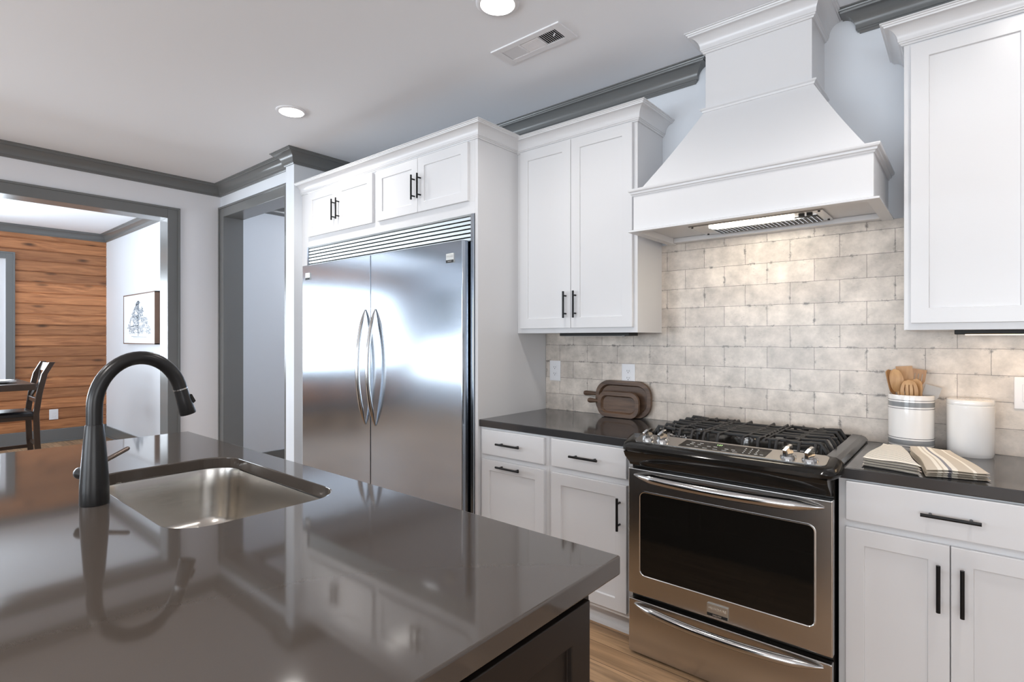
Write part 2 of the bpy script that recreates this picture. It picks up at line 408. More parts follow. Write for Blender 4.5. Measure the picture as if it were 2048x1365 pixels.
def rrect(x0, x1, y0, y1, r, n=8):
    pts = []
    for cx, cy, a0 in ((x1-r, y0+r, -90), (x1-r, y1-r, 0), (x0+r, y1-r, 90), (x0+r, y0+r, 180)):
        for k in range(n+1):
            a = math.radians(a0+90*k/n); pts.append((cx+r*math.cos(a), cy+r*math.sin(a)))
    return pts
def front(yb): return lambda a, h, d: (a, yb-d, h)    # door mapping on a face looking to -y

def pull(p0, p1, out, parent, r=.0058, inset=.024, stand=.028):
    p0, p1, out = Vector(p0), Vector(p1), Vector(out)
    d = (p1-p0).normalized(); mb = MB().cyl(p0, p1, r, n=12)
    for q in (p0+d*inset, p1-d*inset): mb.cyl(q, q-out*stand, r*.8, n=10)
    o = mb.build('handle', M['black'], parent, smooth=40); o['label'] = 'black bar handle'; return o

# ------------------------------------------------------------------ room shell
YB = 2.813; ZC = 2.80
struct(B(-9.6, 3.6, -6.0, 4.8, -.1, 0).build('floor', M['floor']))
struct(B(-9.6, 3.6, -6.0, 4.8, ZC, ZC+.1).build('ceiling', M['ceiling']))
struct(B(-3.96, 3.5, YB, YB+.15, 0, ZC).build('wall_back', M['wall_light']))
struct(B(-4.084, -3.96, 2.109, 4.8, 0, ZC).build('wall_stub', M['wall_light']))
# wall with the wide dining opening
mb = MB().box(-5.6, -5.438, 1.73, 2.33, 0, ZC).box(-5.6, -5.438, -2.32, 1.73, 2.443, ZC).box(-5.6, -5.438, -5.6, -2.32, 0, ZC)
struct(mb.build('wall_left', M['wall']))
# wall with the pantry opening
mb = MB().box(-5.438, -5.35, 2.164, 2.33, 0, ZC).box(-5.35, -4.17, 2.164, 2.33, 2.515, ZC).box(-4.17, -4.084, 2.164, 2.33, 0, ZC)
struct(mb.build('wall_pantry', M['wall_light']))
# hall beyond the pantry opening
struct(B(-5.92, -5.76, 2.33, 4.8, 0, ZC).build('wall_hall', M['wall_light']))
struct(B(-5.92, -4.084, 4.7, 4.8, 0, ZC).build('wall_hall_end', M['wall_light']))
# dining room
struct(B(-9.4, -5.6, 2.157, 2.33, 0, ZC).build('wall_dining', M['wall_light']))
def wall_with_windows(name, along, c0, c1, lo, hi, wins, mat, zt=ZC):
    """along 'x': thickness c0..c1 in y, runs lo..hi in x."""
    mb = MB(); cur = lo
    def add(a, b, z0, z1):
        if along == 'x': mb.box(a, b, c0, c1, z0, z1)
        else: mb.box(c0, c1, a, b, z0, z1)
    for a, b, z0, z1 in wins:
        add(cur, a, 0, zt); add(a, b, 0, z0); add(a, b, z1, zt); cur = b
    add(cur, hi, 0, zt)
    return struct(mb.build(name, mat))
W1 = (-3.0, 1.12, .806, 2.365)
wall_with_windows('wall_window', 'y', -9.40, -9.235, -3.45, 2.157, [W1], M['wall'])
wall_with_windows('wall_dining_side', 'x', -3.45, -3.3, -9.4, -5.6, [(-8.7, -5.75, .45, 2.4)], M['wall_light'])
wall_with_windows('wall_rear', 'x', -5.6, -5.45, -5.438, 3.4, [(-4.6, -1.2, .45, 2.45), (-.2, 2.8, .45, 2.45)], M['wall'])
wall_with_windows('wall_right', 'y', 3.2, 3.35, -5.45, YB, [(-3.0, 0, .5, 2.4)], M['wall'])

# pine boards on the dining window wall (one clad surface, boards are its pattern)
mb = MB(); lay = mb.bm.verts.layers.float_vector.new('board')
z = .172; ph = .1375
def boardbox(y0, y1, z0, z1, rv):
    k = len(mb.bm.verts); g = .004
    pr = [(-9.236, z0), (-9.2215, z0), (-9.220, z0+.003), (-9.220, z1-.017), (-9.234, z1-.012), (-9.2345, z1), (-9.236, z1)]
    mb.loft([[(x, y0, zz) for x, zz in pr], [(x, y1, zz) for x, zz in pr]])
    mb.bm.verts.ensure_lookup_table()
    for i in range(k, len(mb.bm.verts)): mb.bm.verts[i][lay] = (rv, rv, rv)
cas_l, cas_r, cas_b, cas_t = -3.085, 1.205, .722, 2.449
while z < 2.71:
    z1 = min(z+ph, 2.72); rv = random.random()
    if z1 <= cas_b or z >= cas_t: boardbox(-3.3, 2.157, z, z1, rv)
    else:
        boardbox(cas_r-.03, 2.157, z, z1, rv); boardbox(-3.3, cas_l+.03, z, z1, random.random())
        if z1 > cas_t: boardbox(cas_l+.03, cas_r-.03, cas_t-.01, z1, rv)
        if z < cas_b: mb.box(-9.236, -9.221, cas_l+.03, cas_r-.03, z, cas_b+.01)
    z += ph
struct(mb.build('wall_wood', M['pine']))

# ------------------------------------------------------------------ crown, casings, baseboards
def crown_prof(p, h):
    e = [(-.02, 0), (.10*p, 0), (.14*p, .07*h), (.20*p, .09*h), (.20*p, .15*h), (.25*p, .17*h)]
    for k in range(0, 9):
        a = PI/2*k/8
        e.append((.82*p-.57*p*math.cos(a), .19*h+.60*h*math.sin(a)))
    e += [(.84*p, .86*h), (.90*p, .88*h), (.92*p, .93*h), (p, .95*h), (p, h), (-.02, h)]
    return e
GC = crown_prof(.09, .10); WC = crown_prof(.07, .08)
def trim(n, mb, mat=None, bevel=0, smooth=25): return struct(mb.build('trim_%d' % n, mat or M['grey'], bevel=bevel, smooth=smooth if not bevel else 0))
trim(1, MB().sweep([(-5.438, -5.45), (-5.438, 2.164), (-4.084, 2.164), (-4.084, 2.109), (-3.96, 2.109), (-3.96, YB), (-1.113, YB), (-1.113, 2.9)], GC, 2.70))
trim(2, MB().sweep([(-.362, 2.9), (-.362, YB), (3.2, YB), (3.2, -5.45)], GC, 2.70))
trim(3, MB().sweep([(-9.22, -3.3), (-9.22, 2.157), (-5.6, 2.157), (-5.6, -3.3)], GC, 2.70))
trim(4, MB().sweep([(-5.76, 2.33), (-5.76, 4.7), (-4.084, 4.7)], GC, 2.70))
def cased(n, fn, a0, a1, top, w=.098, bottom=0.0, full=False):
    """flat casing with a raised outer bead; fn(a, z, out)"""
    mb = MB()
    def bar(p, q, o):
        mb.loft([[fn(p[0], p[1], 0), fn(q[0], p[1], 0), fn(q[0], q[1], 0), fn(p[0], q[1], 0)],
                 [fn(p[0], p[1], o), fn(q[0], p[1], o), fn(q[0], q[1], o), fn(p[0], q[1], o)]])
    b = .016
    bar((a0-w, bottom), (a0, top+w), .016); bar((a1, bottom), (a1+w, top+w), .016); bar((a0, top), (a1, top+w), .0159)
    bar((a0-w-.002, bottom), (a0-w+b, top+w+.002), .025); bar((a1+w-b, bottom), (a1+w+.002, top+w+.002), .025); bar((a0-w, top+w-b), (a1+w, top+w+.0015), .0245)
    if full: bar((a0-w, bottom-w), (a1+w, bottom), .0161)
    return trim(n, mb, bevel=.002)
cased(5, lambda a, z, o: (-5.438+o, a, z), -2.3, 1.714, 2.427)
cased(6, lambda a, z, o: (-5.6-o, a, z), -2.3, 1.714, 2.427)
trim(7, MB().box(-5.602, -5.436, 1.714, 1.732, 0, 2.445).box(-5.602, -5.436, -2.322, -2.30, 0, 2.445).box(-5.602, -5.436, -2.30, 1.714, 2.427, 2.445), bevel=.0015)
cased(8, lambda a, z, o: (a, 2.164-o, z), -5.339, -4.185, 2.50, w=.096)
trim(9, MB().box(-5.352, -5.339, 2.162, 2.332, 0, 2.515).box(-4.185, -4.17, 2.162, 2.332, 0, 2.515).box(-5.339, -4.185, 2.162, 2.332, 2.50, 2.515), bevel=.0015)
cased(10, lambda a, z, o: (-9.222+o, a, z), W1[0], W1[1], W1[3], w=.084, bottom=W1[2], full=True)
def base(name, mb): return struct(mb.build(name, M['grey'], bevel=.004))
base('baseboard_wood', MB().box(-9.236, -9.205, -3.3, 2.157, .018, .172).box(-9.236, -9.193, -3.3, 2.157, 0, .02))
base('baseboard_dining', MB().box(-9.2, -5.6, 2.142, 2.16, .018, .15).box(-9.2, -5.6, 2.13, 2.16, 0, .02))
base('baseboard_hall', B(-5.765, -5.745, 2.33, 4.7, 0, .15))
base('baseboard_hall_end', B(-5.76, -4.084, 4.68, 4.705, 0, .15))
base('baseboard_left', MB().box(-5.45, -5.422, 1.82, 2.164, 0, .15).box(-5.45, -5.422, -5.45, -2.41, 0, .15))
base('baseboard_rear', B(-5.42, 3.2, -5.46, -5.432, 0, .15))
base('baseboard_right', B(3.182, 3.21, -5.43, 2.1, 0, .15))

def window(n, fn, a0, a1, z0, z1, cols, rows=1):
    """frame, rails and one glazing; fn(a, z, depth)"""
    mb = MB(); f = .05
    def bar(p, q, d0=-.02, d1=.03):
        mb.loft([[fn(p[0], p[1], d0), fn(q[0], p[1], d0), fn(q[0], q[1], d0), fn(p[0], q[1], d0)],
                 [fn(p[0], p[1], d1), fn(q[0], p[1], d1), fn(q[0], q[1], d1), fn(p[0], q[1], d1)]])
    bar((a0, z0), (a0+f, z1)); bar((a1-f, z0), (a1, z1)); bar((a0+f, z0), (a1-f, z0+f)); bar((a0+f, z1-f), (a1-f, z1))
    for c in range(1, cols): x = a0+(a1-a0)*c/cols; bar((x-.035, z0+f), (x+.035, z1-f), -.019, .029)
    for r in range(1, rows): zz = z0+(z1-z0)*r/rows; bar((a0+f, zz-.02), (a1-f, zz+.02), -.018, .028)
    o = struct(mb.build('window_%d' % n, M['plastic'], bevel=.003))
    g = MB(); g.loft([[fn(a0+f, z0+f, 0), fn(a1-f, z0+f, 0), fn(a1-f, z1-f, 0), fn(a0+f, z1-f, 0)], [fn(a0+f, z0+f, .004), fn(a1-f, z0+f, .004), fn(a1-f, z1-f, .004), fn(a0+f, z1-f, .004)]])
    g.build('glass', M['glass'], o); return o
window(1, lambda a, z, d: (-9.28-d, a, z), *W1, 4, 1)
window(2, lambda a, z, d: (a, -3.38-d, z), -8.7, -5.75, .45, 2.4, 3)
window(3, lambda a, z, d: (a, -5.53-d, z), -4.6, -1.2, .45, 2.45, 3)  # this and the next two are unseen windows added to let in fill light
window(4, lambda a, z, d: (a, -5.53-d, z), -.2, 2.8, .45, 2.45, 3)
window(5, lambda a, z, d: (3.28+d, a, z), -3.0, 0, .5, 2.4, 3)

# tiled backsplash
struct(MB().box(-2.078, 1.2, 2.803, YB+.001, .914, 1.392).box(-1.291, -.192, 2.803, YB+.001, 1.392, 1.868).build('wall_backsplash', M['tile']))

# ------------------------------------------------------------------ refrigerator enclosure and upper cabinets
XF = -3.96; XP = -2.08; YF = 2.175
e = thing('refrigerator_surround', 'tall white panel surround with crown around the steel refrigerator', 'cabinet surround', (-3.02, 2.49, 0))
MB().box(-2.102, XP, YF, YB, 0, 2.47).build('side_panel', M['cab'], e, bevel=.0015)
MB().box(XF, -3.868, YF, YF+.02, 0, 2.47).box(-3.888, -3.868, YF+.02, YB, 0, 2.06).build('filler_strip', M['cab'], e, bevel=.0015)
MB().box(-3.868, -2.102, YF, YF+.02, 2.058, 2.125).build('rail', M['cab'], e, bevel=.001)
MB().sweep([(XF, YF), (XP, YF), (XP, 2.53)], WC, 2.467).box(XF, XP, YF, YB, 2.47, 2.49).build('crown_moulding', M['cab'], e, smooth=25)

def door(parent, x0, x1, z0, z1, yb, handle=None, st=.057, th=.02):
    """shaker door on a face looking to -y; handle = (x, z0, z1)"""
    d = MB().shaker(front(yb), x0, x1, z0, z1, th=th, st=st).build('door', M['cab'], parent, bevel=.0012)
    if handle: pull((handle[0], yb-th-.028, handle[1]), (handle[0], yb-th-.028, handle[2]), (0, -1, 0), d)
    return d
def drawer(parent, x0, x1, z0, z1, yb, hx0, hx1, hz, shaker=False, th=.02):
    mb = MB()
    if shaker: mb.shaker(front(yb), x0, x1, z0, z1, th=th)
    else: mb.box(x0, x1, yb-th, yb, z0, z1)
    d = mb.build('drawer', M['cab'], parent, bevel=.0025 if not shaker else .0012)
    pull((hx0, yb-th-.028, hz), (hx1, yb-th-.028, hz), (0, -1, 0), d)
    return d
def px_x(u, y):
    f, t = 1088., math.atan(917/1088); r = (u-1024)/f
    return y/(math.cos(t)+r*math.sin(t))*(-math.sin(t)+r*math.cos(t))
yd = YF-.02
for x0, x1, us, lab in ((-3.868, -2.985, (615.7, 673.7, 744), 'short white two-door cabinet above the left refrigerator door'),
                        (-2.985, -2.102, (753, 835, 935), 'short white two-door cabinet above the right refrigerator door')):
    c = thing('wall_cabinet', lab, 'cabinet', ((x0+x1)/2, 2.49, 2.125), 'cabinets above the refrigerator')
    B(x0+.0005, x1-.0005, YF, YB-.01, 2.125, 2.469).build('body', M['cab'], c, bevel=.001)
    xs = [px_x(u, yd) for u in us]
    door(c, xs[0], xs[1]-.0015, 2.130, 2.459, YF, (xs[1]-.028, 2.205, 2.355))
    door(c, xs[1]+.0015, xs[2], 2.130, 2.459, YF, (xs[1]+.028, 2.205, 2.355))

YU = 2.521
c = thing('wall_cabinet', 'tall white two-door upper cabinet between refrigerator panel and hood', 'cabinet', (-1.685, 2.667, 1.392))
B(XP+.0005, -1.291, YU, YB-.001, 1.392, 2.50).build('body', M['cab'], c, bevel=.0015)
door(c, -2.045, -1.687, 1.42, 2.461, YU, (-1.717, 1.475, 1.622))
door(c, -1.684, -1.3125, 1.42, 2.461, YU, (-1.652, 1.475, 1.622))
MB().sweep([(XP+.002, YU), (-1.291, YU), (-1.291, YB-.001)], WC, 2.463).build('crown_moulding', M['cab'], c, smooth=25)

c = thing('wall_cabinet', 'white upper cabinet at right of the hood above the canisters', 'cabinet', (.25, 2.667, 1.392))
B(-.192, .80, YU, YB-.001, 1.392, 2.50).build('body', M['cab'], c, bevel=.0015)
door(c, -.170, .184, 1.418, 2.452, YU, None, st=.054)
door(c, .188, .54, 1.418, 2.452, YU, None, st=.054)
MB().sweep([(-.192, YB-.001), (-.192, YU), (.80, YU), (.80, YB-.001)], WC, 2.463).build('crown_moulding', M['cab'], c, smooth=25)

# ------------------------------------------------------------------ base cabinets
def base_cabinet(x0, x1, label, group):
    c = thing('base_cabinet', label, 'cabinet', ((x0+x1)/2, 2.5, 0), group)
    B(x0, x1, 2.20, YB-.001, .105, .876).build('body', M['cab'], c, bevel=.0015)
    MB().box(x0, x1, 2.275, 2.292, 0, .105).build('toe_kick', M['cab'], c)
    MB().prism([(0, 0), (.018, 0), (.015, .012), (.006, .022), (0, .024)], lambda u, v, a: (a, 2.275-u, v), x0, x1).build('shoe_moulding', M['cab'], c)
    return c
g = 'white base cabinets along the back wall'
c = base_cabinet(-2.079, -1.607, 'white base cabinet with drawer over pull-out front, beside refrigerator panel', g)
drawer(c, -2.055, -1.630, .730, .864, 2.20, -1.93, -1.772, .798)
drawer(c, -2.055, -1.630, .130, .702, 2.20, -1.93, -1.772, .676, shaker=True)
c = base_cabinet(-1.6065, -1.146, 'white base cabinet with drawer over single door, left of the range', g)
drawer(c, -1.584, -1.172, .732, .867, 2.20, -1.462, -1.308, .799)
door(c, -1.584, -1.172, .130, .702, 2.20, (-1.204, .502, .648))
c = base_cabinet(-.354, .33, 'white base cabinet with wide drawer over two doors, right of the range', g)
drawer(c, -.330, .296, .735, .869, 2.20, -.122, .026, .802)
door(c, -.330, -.0495, .130, .710, 2.20, (-.077, .505, .652), st=.054)
door(c, -.0465, .296, .130, .710, 2.20, (-.019, .505, .652), st=.054)
c = base_cabinet(.3305, 1.2, 'white base cabinet at the far right end of the back counter', g)
door(c, .352, .76, .130, .869, 2.20, None)
# worktops
o = B(-2.0795, -1.1365, 2.183, 2.8025, .876, .914).build('worktop', M['counter'], bevel=.003, loc=(-1.61, 2.49, .876))
tag(o, 'short charcoal stone worktop with serving boards, left of the range', 'worktop')
o = B(-.3545, 1.2, 2.183, 2.8025, .876, .914).build('worktop', M['counter'], bevel=.003, loc=(.42, 2.49, .876))
tag(o, 'charcoal stone worktop under crock, canister and towels, right of the range', 'worktop')

# ------------------------------------------------------------------ refrigerator
f = thing('refrigerator', 'wide twin-door stainless steel refrigerator with louvred top grille', 'refrigerator', (-2.985, 2.45, 0))
B(-3.86, -2.112, YF+.03, YB-.03, .02, 2.05).build('body', M['darkgap'], f)
for x0 in (-3.866, -2.124): B(x0, x0+.02, YF-.012, YF+.03, .02, 2.056).build('side_trim', M['steel'], f, bevel=.002)
gr = MB().box(-3.846, -2.124, YF-.01, YF+.02, 2.044, 2.056)
for k in range(6):
    z = 1.905+k*.0235
    gr.prism([(0, .003), (.0105, .001), (.012, .002), (.0142, .0172), (.013, .0182), (0, .015)], lambda u, v, a: (a, YF+.006-u, z+v), -3.846, -2.124)
gr.build('louvre_grille', M['steel_satin'], f, bevel=.0008)
for x0, x1, hx, sgn, lab in ((-3.837, -2.9835, -3.035, -1, 'left'), (-2.9775, -2.135, -2.926, 1, 'right')):
    d = MB().box(x0, x1, 2.11, YF+.02, .10, 1.906).build('door', M['steel'], f, bevel=.004, seg=3)
    n = 26; path = []
    for k in range(n+1):
        t = k/n; z = .80+.752*t; b = math.sin(PI*t)
        path.append((hx, 2.108-.062*b**.8, z))
    rr = [.004+.011*min(1, math.sin(PI*k/n)*2.4) for k in range(n+1)]
    h = MB().tube(path, rr, 12, flat=.85).build('handle', M['chrome_satin'], d, smooth=60); h['label'] = 'bowed polished bar handle'
    if sgn > 0: bx, bz, bw, bh = px_x(901, 2.11), 1.812, .062, .052
    else: bx, bz, bw, bh = px_x(616.5, 2.11), 1.822, .062, .052
    bd = B(bx-bw/2, bx+bw/2, 2.104, 2.1105, bz-bh/2, bz+bh/2).build('badge', M['plaque'], d, bevel=.001)
    B(bx-bw/2+.0005, bx+bw/2-.0005, 2.1032, 2.106, bz-bh/2, bz-bh/2+.016).build('badge_strip', M['darkgap'], d)
    if sgn > 0:
        MB().add_mesh(text_mesh('FRIGIDAIRE', .0105, .0005), Matrix.Translation((bx, 2.1035, bz+.009)) @ FACE_FRONT).build('lettering', M['etched'], d)
        MB().add_mesh(text_mesh('GALLERY', .0075, .0005), Matrix.Translation((bx, 2.1028, bz-bh/2+.008)) @ FACE_FRONT).build('lettering', M['etched'], d)
B(-3.846, -2.124, YF-.005, YF+.02, .02, .095).build('toe_grille', M['darkgap'], f)

# ------------------------------------------------------------------ range hood
h = thing('range_hood', 'large white painted wooden range hood over the gas range', 'range hood', (-.747, YB, 1.865))
XL, XR, YH = -1.225, -.268, 2.35
mb = MB().box(XL, XR, YH, YH+.022, 1.872, 2.05).box(XL, XL+.022, YH+.022, YB-.001, 1.872, 2.05).box(XR-.022, XR, YH+.022, YB-.001, 1.872, 2.05)
mb.build('apron', M['cab'], h, bevel=.0015)
B(XL+.022, XR-.022, YH+.022, YB-.001, 1.892, 1.91).build('underside_panel', M['cab'], h)
B(XL+.022, XR-.022, 2.755, 2.802, 1.868, 1.892).build('back_rail', M['cab'], h, bevel=.003)
lip = [(-.001, 0), (.020, 0), (.020, .007), (.012, .012), (-.001, .016)]
MB().sweep([(XL, YB-.001), (XL, YH), (XR, YH), (XR, YB-.001)], [(-.022, 0), (.020, 0), (.020, .007), (.010, .011), (.0, .012), (-.022, .010)], 1.864).build('bottom_lip', M['cab'], h, bevel=.0008)
mp = [(-.03, 0), (.004, 0), (.006, .006), (.012, .009), (.013, .016), (.020, .020), (.022, .026), (.022, .031), (-.03, .031)]
MB().sweep([(XL, YB-.001), (XL, YH), (XR, YH), (XR, YB-.001)], mp, 2.036).build('moulding', M['cab'], h)
xa, xb, ya = -.959, -.509, 2.559
sl = MB(); s0 = [(XL+.018, YB-.001, 2.062), (XL+.018, YH+.018, 2.062), (XR-.018, YH+.018, 2.062), (XR-.018, YB-.001, 2.062)]
s1 = [(xa, YB-.001, 2.44), (xa, ya, 2.44), (xb, ya, 2.44), (xb, YB-.001, 2.44)]
loops = []
for k in range(9):
    t = k/8; q = t + .025*math.sin(PI*t)
    loops.append([tuple(a[i]+(b[i]-a[i])*(q if i < 2 else t) for i in range(3)) for a, b in zip(s0, s1)])
sl.loft(loops).build('sloped_canopy', M['cab'], h, smooth=25)
B(xa, xb, ya, YB-.001, 2.44, 2.795).build('chimney', M['cab'], h, bevel=.0015)
MB().sweep([(xa, YB-.001), (xa, ya), (xb, ya), (xb, YB-.001)], [(-.02, 0), (.003, 0), (.004, .006), (.012, .011), (.013, .017), (.020, .022), (.020, .028), (-.02, .028)], 2.418).build('collar_moulding', M['cab'], h)
MB().sweep([(xa, YB-.001), (xa, ya), (xb, ya), (xb, YB-.001)], crown_prof(.075, .092), 2.707).build('crown_moulding', M['cab'], h, smooth=25)
ins = MB().box(-1.02, -.46, 2.50, 2.735, 1.884, 1.893).build('vent_insert', M['steel_warm'], h, bevel=.002)
o = MB().loft([[(x, y, 1.878) for x, y in rrect(-.935, -.575, 2.515, 2.575, .025)], [(x, y, 1.885) for x, y in rrect(-.935, -.575, 2.515, 2.575, .025)]]).build('lamp_lens', M['lamp_hood'], ins)
gr = MB()
for k in range(25): x = -.94+.44*k/24; gr.box(x-.0015, x+.0015, 2.595, 2.715, 1.8795, 1.884)
for k in range(9): y = 2.597+.116*k/8; gr.box(-.94, -.50, y-.001, y+.001, 1.8785, 1.8815)
gr.build('filter_grid', M['chrome_satin'], ins)
B(-.945, -.495, 2.59, 2.72, 1.8825, 1.8842).build('filter_backing', M['iron'], ins)
MB().box(-.555, -.535, 2.535, 2.552, 1.876, 1.885).box(-.525, -.505, 2.535, 2.552, 1.876, 1.885).build('switch', M['darkgap'], ins)
for x in (-1.005, -.475):
    for y in (2.515, 2.72): MB().cyl((x, y, 1.881), (x, y, 1.885), .005, n=10).build('screw', M['darkgap'], ins)
l = area('hood_lamp', (-.755, 2.545, 1.872), (0, 0, 0), .34, .05, .32, (1, .84, .62))

# ------------------------------------------------------------------ gas range
r = thing('gas_range', 'stainless slide-in gas range with black cooktop and cast grates', 'range', (-.748, 2.45, 0))
RX0, RX1 = -1.137, -.357
B(RX0+.004, RX1-.004, 2.165, 2.79, .03, .90).build('body', M['enamel'], r, bevel=.002)
for x in (RX0+.05, RX1-.1):
    for y in (2.2, 2.7): B(x, x+.05, y, y+.05, 0, .03).build('foot', M['darkgap'], r)
# cooktop shell: side rails and recessed pan
ct = MB()
prof = [(0, .916), (0, .924), (.008, .934), (.024, .941), (.058, .942), (.064, .930), (.064, .916)]
ct.prism(prof, lambda u, v, a: (-1.155+u, a, v), 2.20, 2.79); ct.prism(prof, lambda u, v, a: (-.339-u, a, v), 2.20, 2.79)
ct.box(-1.095, -.40, 2.195, 2.79, .905, .926).box(-1.095, -.40, 2.765, 2.79, .926, .94)
ct.build('cooktop', M['enamel'], r, bevel=.003, smooth=0)
# control console: sloped, with rounded black surround
def cons(u, v, a): return (a, u, v)
cp = MB(); prof = [(2.215, .900), (2.215, .942), (2.20, .944), (2.105, .922), (2.078, .914), (2.066, .902), (2.066, .890), (2.075, .882), (2.16, .882)]
def cx(i, x):    # corners swept back to a rounded plan
    return x
pl = []
for x, back in ((-1.160, .075), (-1.152, .045), (-1.135, .018), (-1.105, .0), (-.389, .0), (-.359, .018), (-.342, .045), (-.334, .075)):
    ym = 2.215 if -1.12 < x < -.37 else 2.181
    sq = .45 if back > .07 else (.8 if back > .04 else 1)
    pl.append([(x, min(u+back, ym) if u < 2.20 else min(u, ym), .903+(v-.903)*sq) for u, v in prof])
cp.loft(pl).build('console', M['enamel'], r, smooth=40)
# apron below the console
ap = MB()
ap.loft([[(-1.127, 2.072, .884), (-.367, 2.072, .884), (-.367, 2.17, .884), (-1.127, 2.17, .884)],
         [(-1.127, 2.085, .862), (-.367, 2.085, .862), (-.367, 2.17, .862), (-1.127, 2.17, .862)],
         [(-1.128, 2.125, .830), (-.366, 2.125, .830), (-.366, 2.17, .830), (-1.128, 2.17, .830)],
         [(-1.128, 2.132, .818), (-.366, 2.132, .818), (-.366, 2.17, .818), (-1.128, 2.17, .818)]])
ap.build('apron', M['enamel'], r, smooth=50)
ang = math.atan2(.944-.922, .095)
def pan(u, v, d=0):     # point on the sloped console face: v = distance up the slope from the front edge
    return Vector((u, 2.105+v*math.cos(ang)-d*math.sin(ang), .922+v*math.sin(ang)+d*math.cos(ang)))
fp = MB(); rp = rrect(-1.098, -.378, .002, .092, .02)
fp.loft([[pan(x, y, -.001) for x, y in rp], [pan(x, y, .0025) for x, y in rp]]).build('control_panel', M['steel_warm'], r)
dp = MB(); q = [(-.905, .014), (-.575, .014), (-.575+.008, .08), (-.905+.01, .08)]
cpn = dp.loft([[pan(x, y, .002) for x, y in q], [pan(x, y, .0035) for x, y in q]]).build('display', M['ovenglass'], r)
lg = MB()
TILT = Matrix.Rotation(ang, 4, 'X')
def legend(x, v, w_, h_):
    q = [(x-w_/2, v-h_/2), (x+w_/2, v-h_/2), (x+w_/2, v+h_/2), (x-w_/2, v+h_/2)]
    lg.loft([[pan(a, b, .0034) for a, b in q], [pan(a, b, .004) for a, b in q]])
for i, (x, v) in enumerate([(-.86, .06), (-.825, .06), (-.86, .045), (-.83, .045), (-.87, .03), (-.835, .025), (-.79, .04), (-.765, .042), (-.72, .035), (-.695, .035)]): legend(x, v, .014, .003)
for x in (-.80, -.76, -.725, -.685): legend(x, .02, .018, .002)
for i in range(3):
    for j in range(4): legend(-.655+.022*i, .022+.014*j, .005, .004)
for x in (-.61, -.59): legend(x, .024, .012, .003)
lg.build('legend', M['legend'], cpn)
MB().add_mesh(text_mesh('1:57', .013, .0003), Matrix.Translation(pan(-.755, .062, .0042)) @ TILT).build('clock', M['clock'], cpn)
for kx, kv in ((-1.050, .042), (-.983, .040), (-.502, .036), (-.432, .036)):
    ax = (pan(0, 0, 1)-pan(0, 0, 0)).normalized(); c0 = pan(kx, kv, .0025)
    k = MB().tube([c0, c0+ax*.004, c0+ax*.010, c0+ax*.013], [.0265, .0265, .023, .017], 28)
    kn = k.build('knob', M['chrome'], r, smooth=30)
    sv = Vector((.30, math.cos(ang)*.95, math.sin(ang))).normalized()
    w2 = ax.cross(sv).normalized()
    a, b = c0+ax*.011-sv*.022, c0+ax*.011+sv*.022
    mbk = MB(); sec = lambda c, hgt, wd: [c-w2*wd, c+w2*wd, c+w2*wd*.8+ax*hgt, c-w2*wd*.8+ax*hgt]
    mbk.loft([sec(a, .024, .0078), sec(c0+ax*.011, .030, .0085), sec(b, .032, .0078)]).build('grip', M['chrome'], kn, bevel=.0015)
# oven door
d = MB().box(RX0+.002, RX1-.003, 2.13, 2.162, .264, .803).build('oven_door', M['steel_warm'], r, bevel=.004, seg=3)
wp = rrect(-1.078, -.417, .353, .705, .022)
MB().loft([[(x, 2.1315, z) for x, z in rrect(-1.084, -.411, .347, .711, .027)], [(x, 2.127, z) for x, z in rrect(-1.084, -.411, .347, .711, .027)], [(x, 2.1265, z) for x, z in rrect(-1.081, -.414, .350, .708, .025)], [(x, 2.1285, z) for x, z in wp]], cap1=False).build('window_trim', M['chrome_satin'], d, smooth=30)
MB().loft([[(x, 2.131, z) for x, z in wp], [(x, 2.1284, z) for x, z in wp]]).build('window', M['ovenglass'], d)
def bow(x0, x1, y0, yo, z, rad, dz=0):
    n = 30; p = []; rr = []
    for k in range(n+1):
        t = k/n; b = math.sin(PI*t)
        p.append((x0+(x1-x0)*t, y0-yo*b**.7, z+dz*b)); rr.append(.004+(rad-.004)*min(1, b*2.6))
    return MB().tube(p, rr, 16, flat=1.0, up=(0, 0, 1))
bow(-1.105, -.387, 2.128, .058, .776, .0205).build('handle', M['chrome_satin'], d, smooth=60)
bg_ = B(-.790, -.710, 2.122, 2.1305, .279, .325).build('badge', M['plaque'], d, bevel=.001)
B(-.7895, -.7105, 2.1212, 2.125, .279, .2905).build('badge_strip', M['darkgap'], d)
MB().add_mesh(text_mesh('FRIGIDAIRE', .0135, .0005), Matrix.Translation((-.75, 2.1215, .3085)) @ FACE_FRONT).build('lettering', M['etched'], d)
MB().add_mesh(text_mesh('GALLERY', .0085, .0005), Matrix.Translation((-.75, 2.1208, .2848)) @ FACE_FRONT).build('lettering', M['etched'], d)
wd = MB().box(RX0+.004, RX1-.005, 2.13, 2.162, .012, .240).build('warming_drawer', M['steel_warm'], r, bevel=.004, seg=3)
bow(-1.103, -.389, 2.128, .058, .2225, .0175).build('handle', M['chrome_satin'], wd, smooth=60)
# burners
for bx, by, br in ((-.985, 2.35, .042), (-.985, 2.62, .036), (-.748, 2.485, .05), (-.51, 2.35, .05), (-.51, 2.62, .036)):
    b_ = MB().lathe([(br+.012, 0), (br+.012, .004), (br, .006), (br, .014), (br*.9, .014)], (bx, by, .926), 28).build('burner', M['chrome_satin'], r, smooth=30)
    MB().lathe([(br*.88, 0), (br*.9, .004), (br*.8, .008), (br*.3, .009)], (bx, by, .940), 28).build('burner_cap', M['iron'], b_, smooth=30)
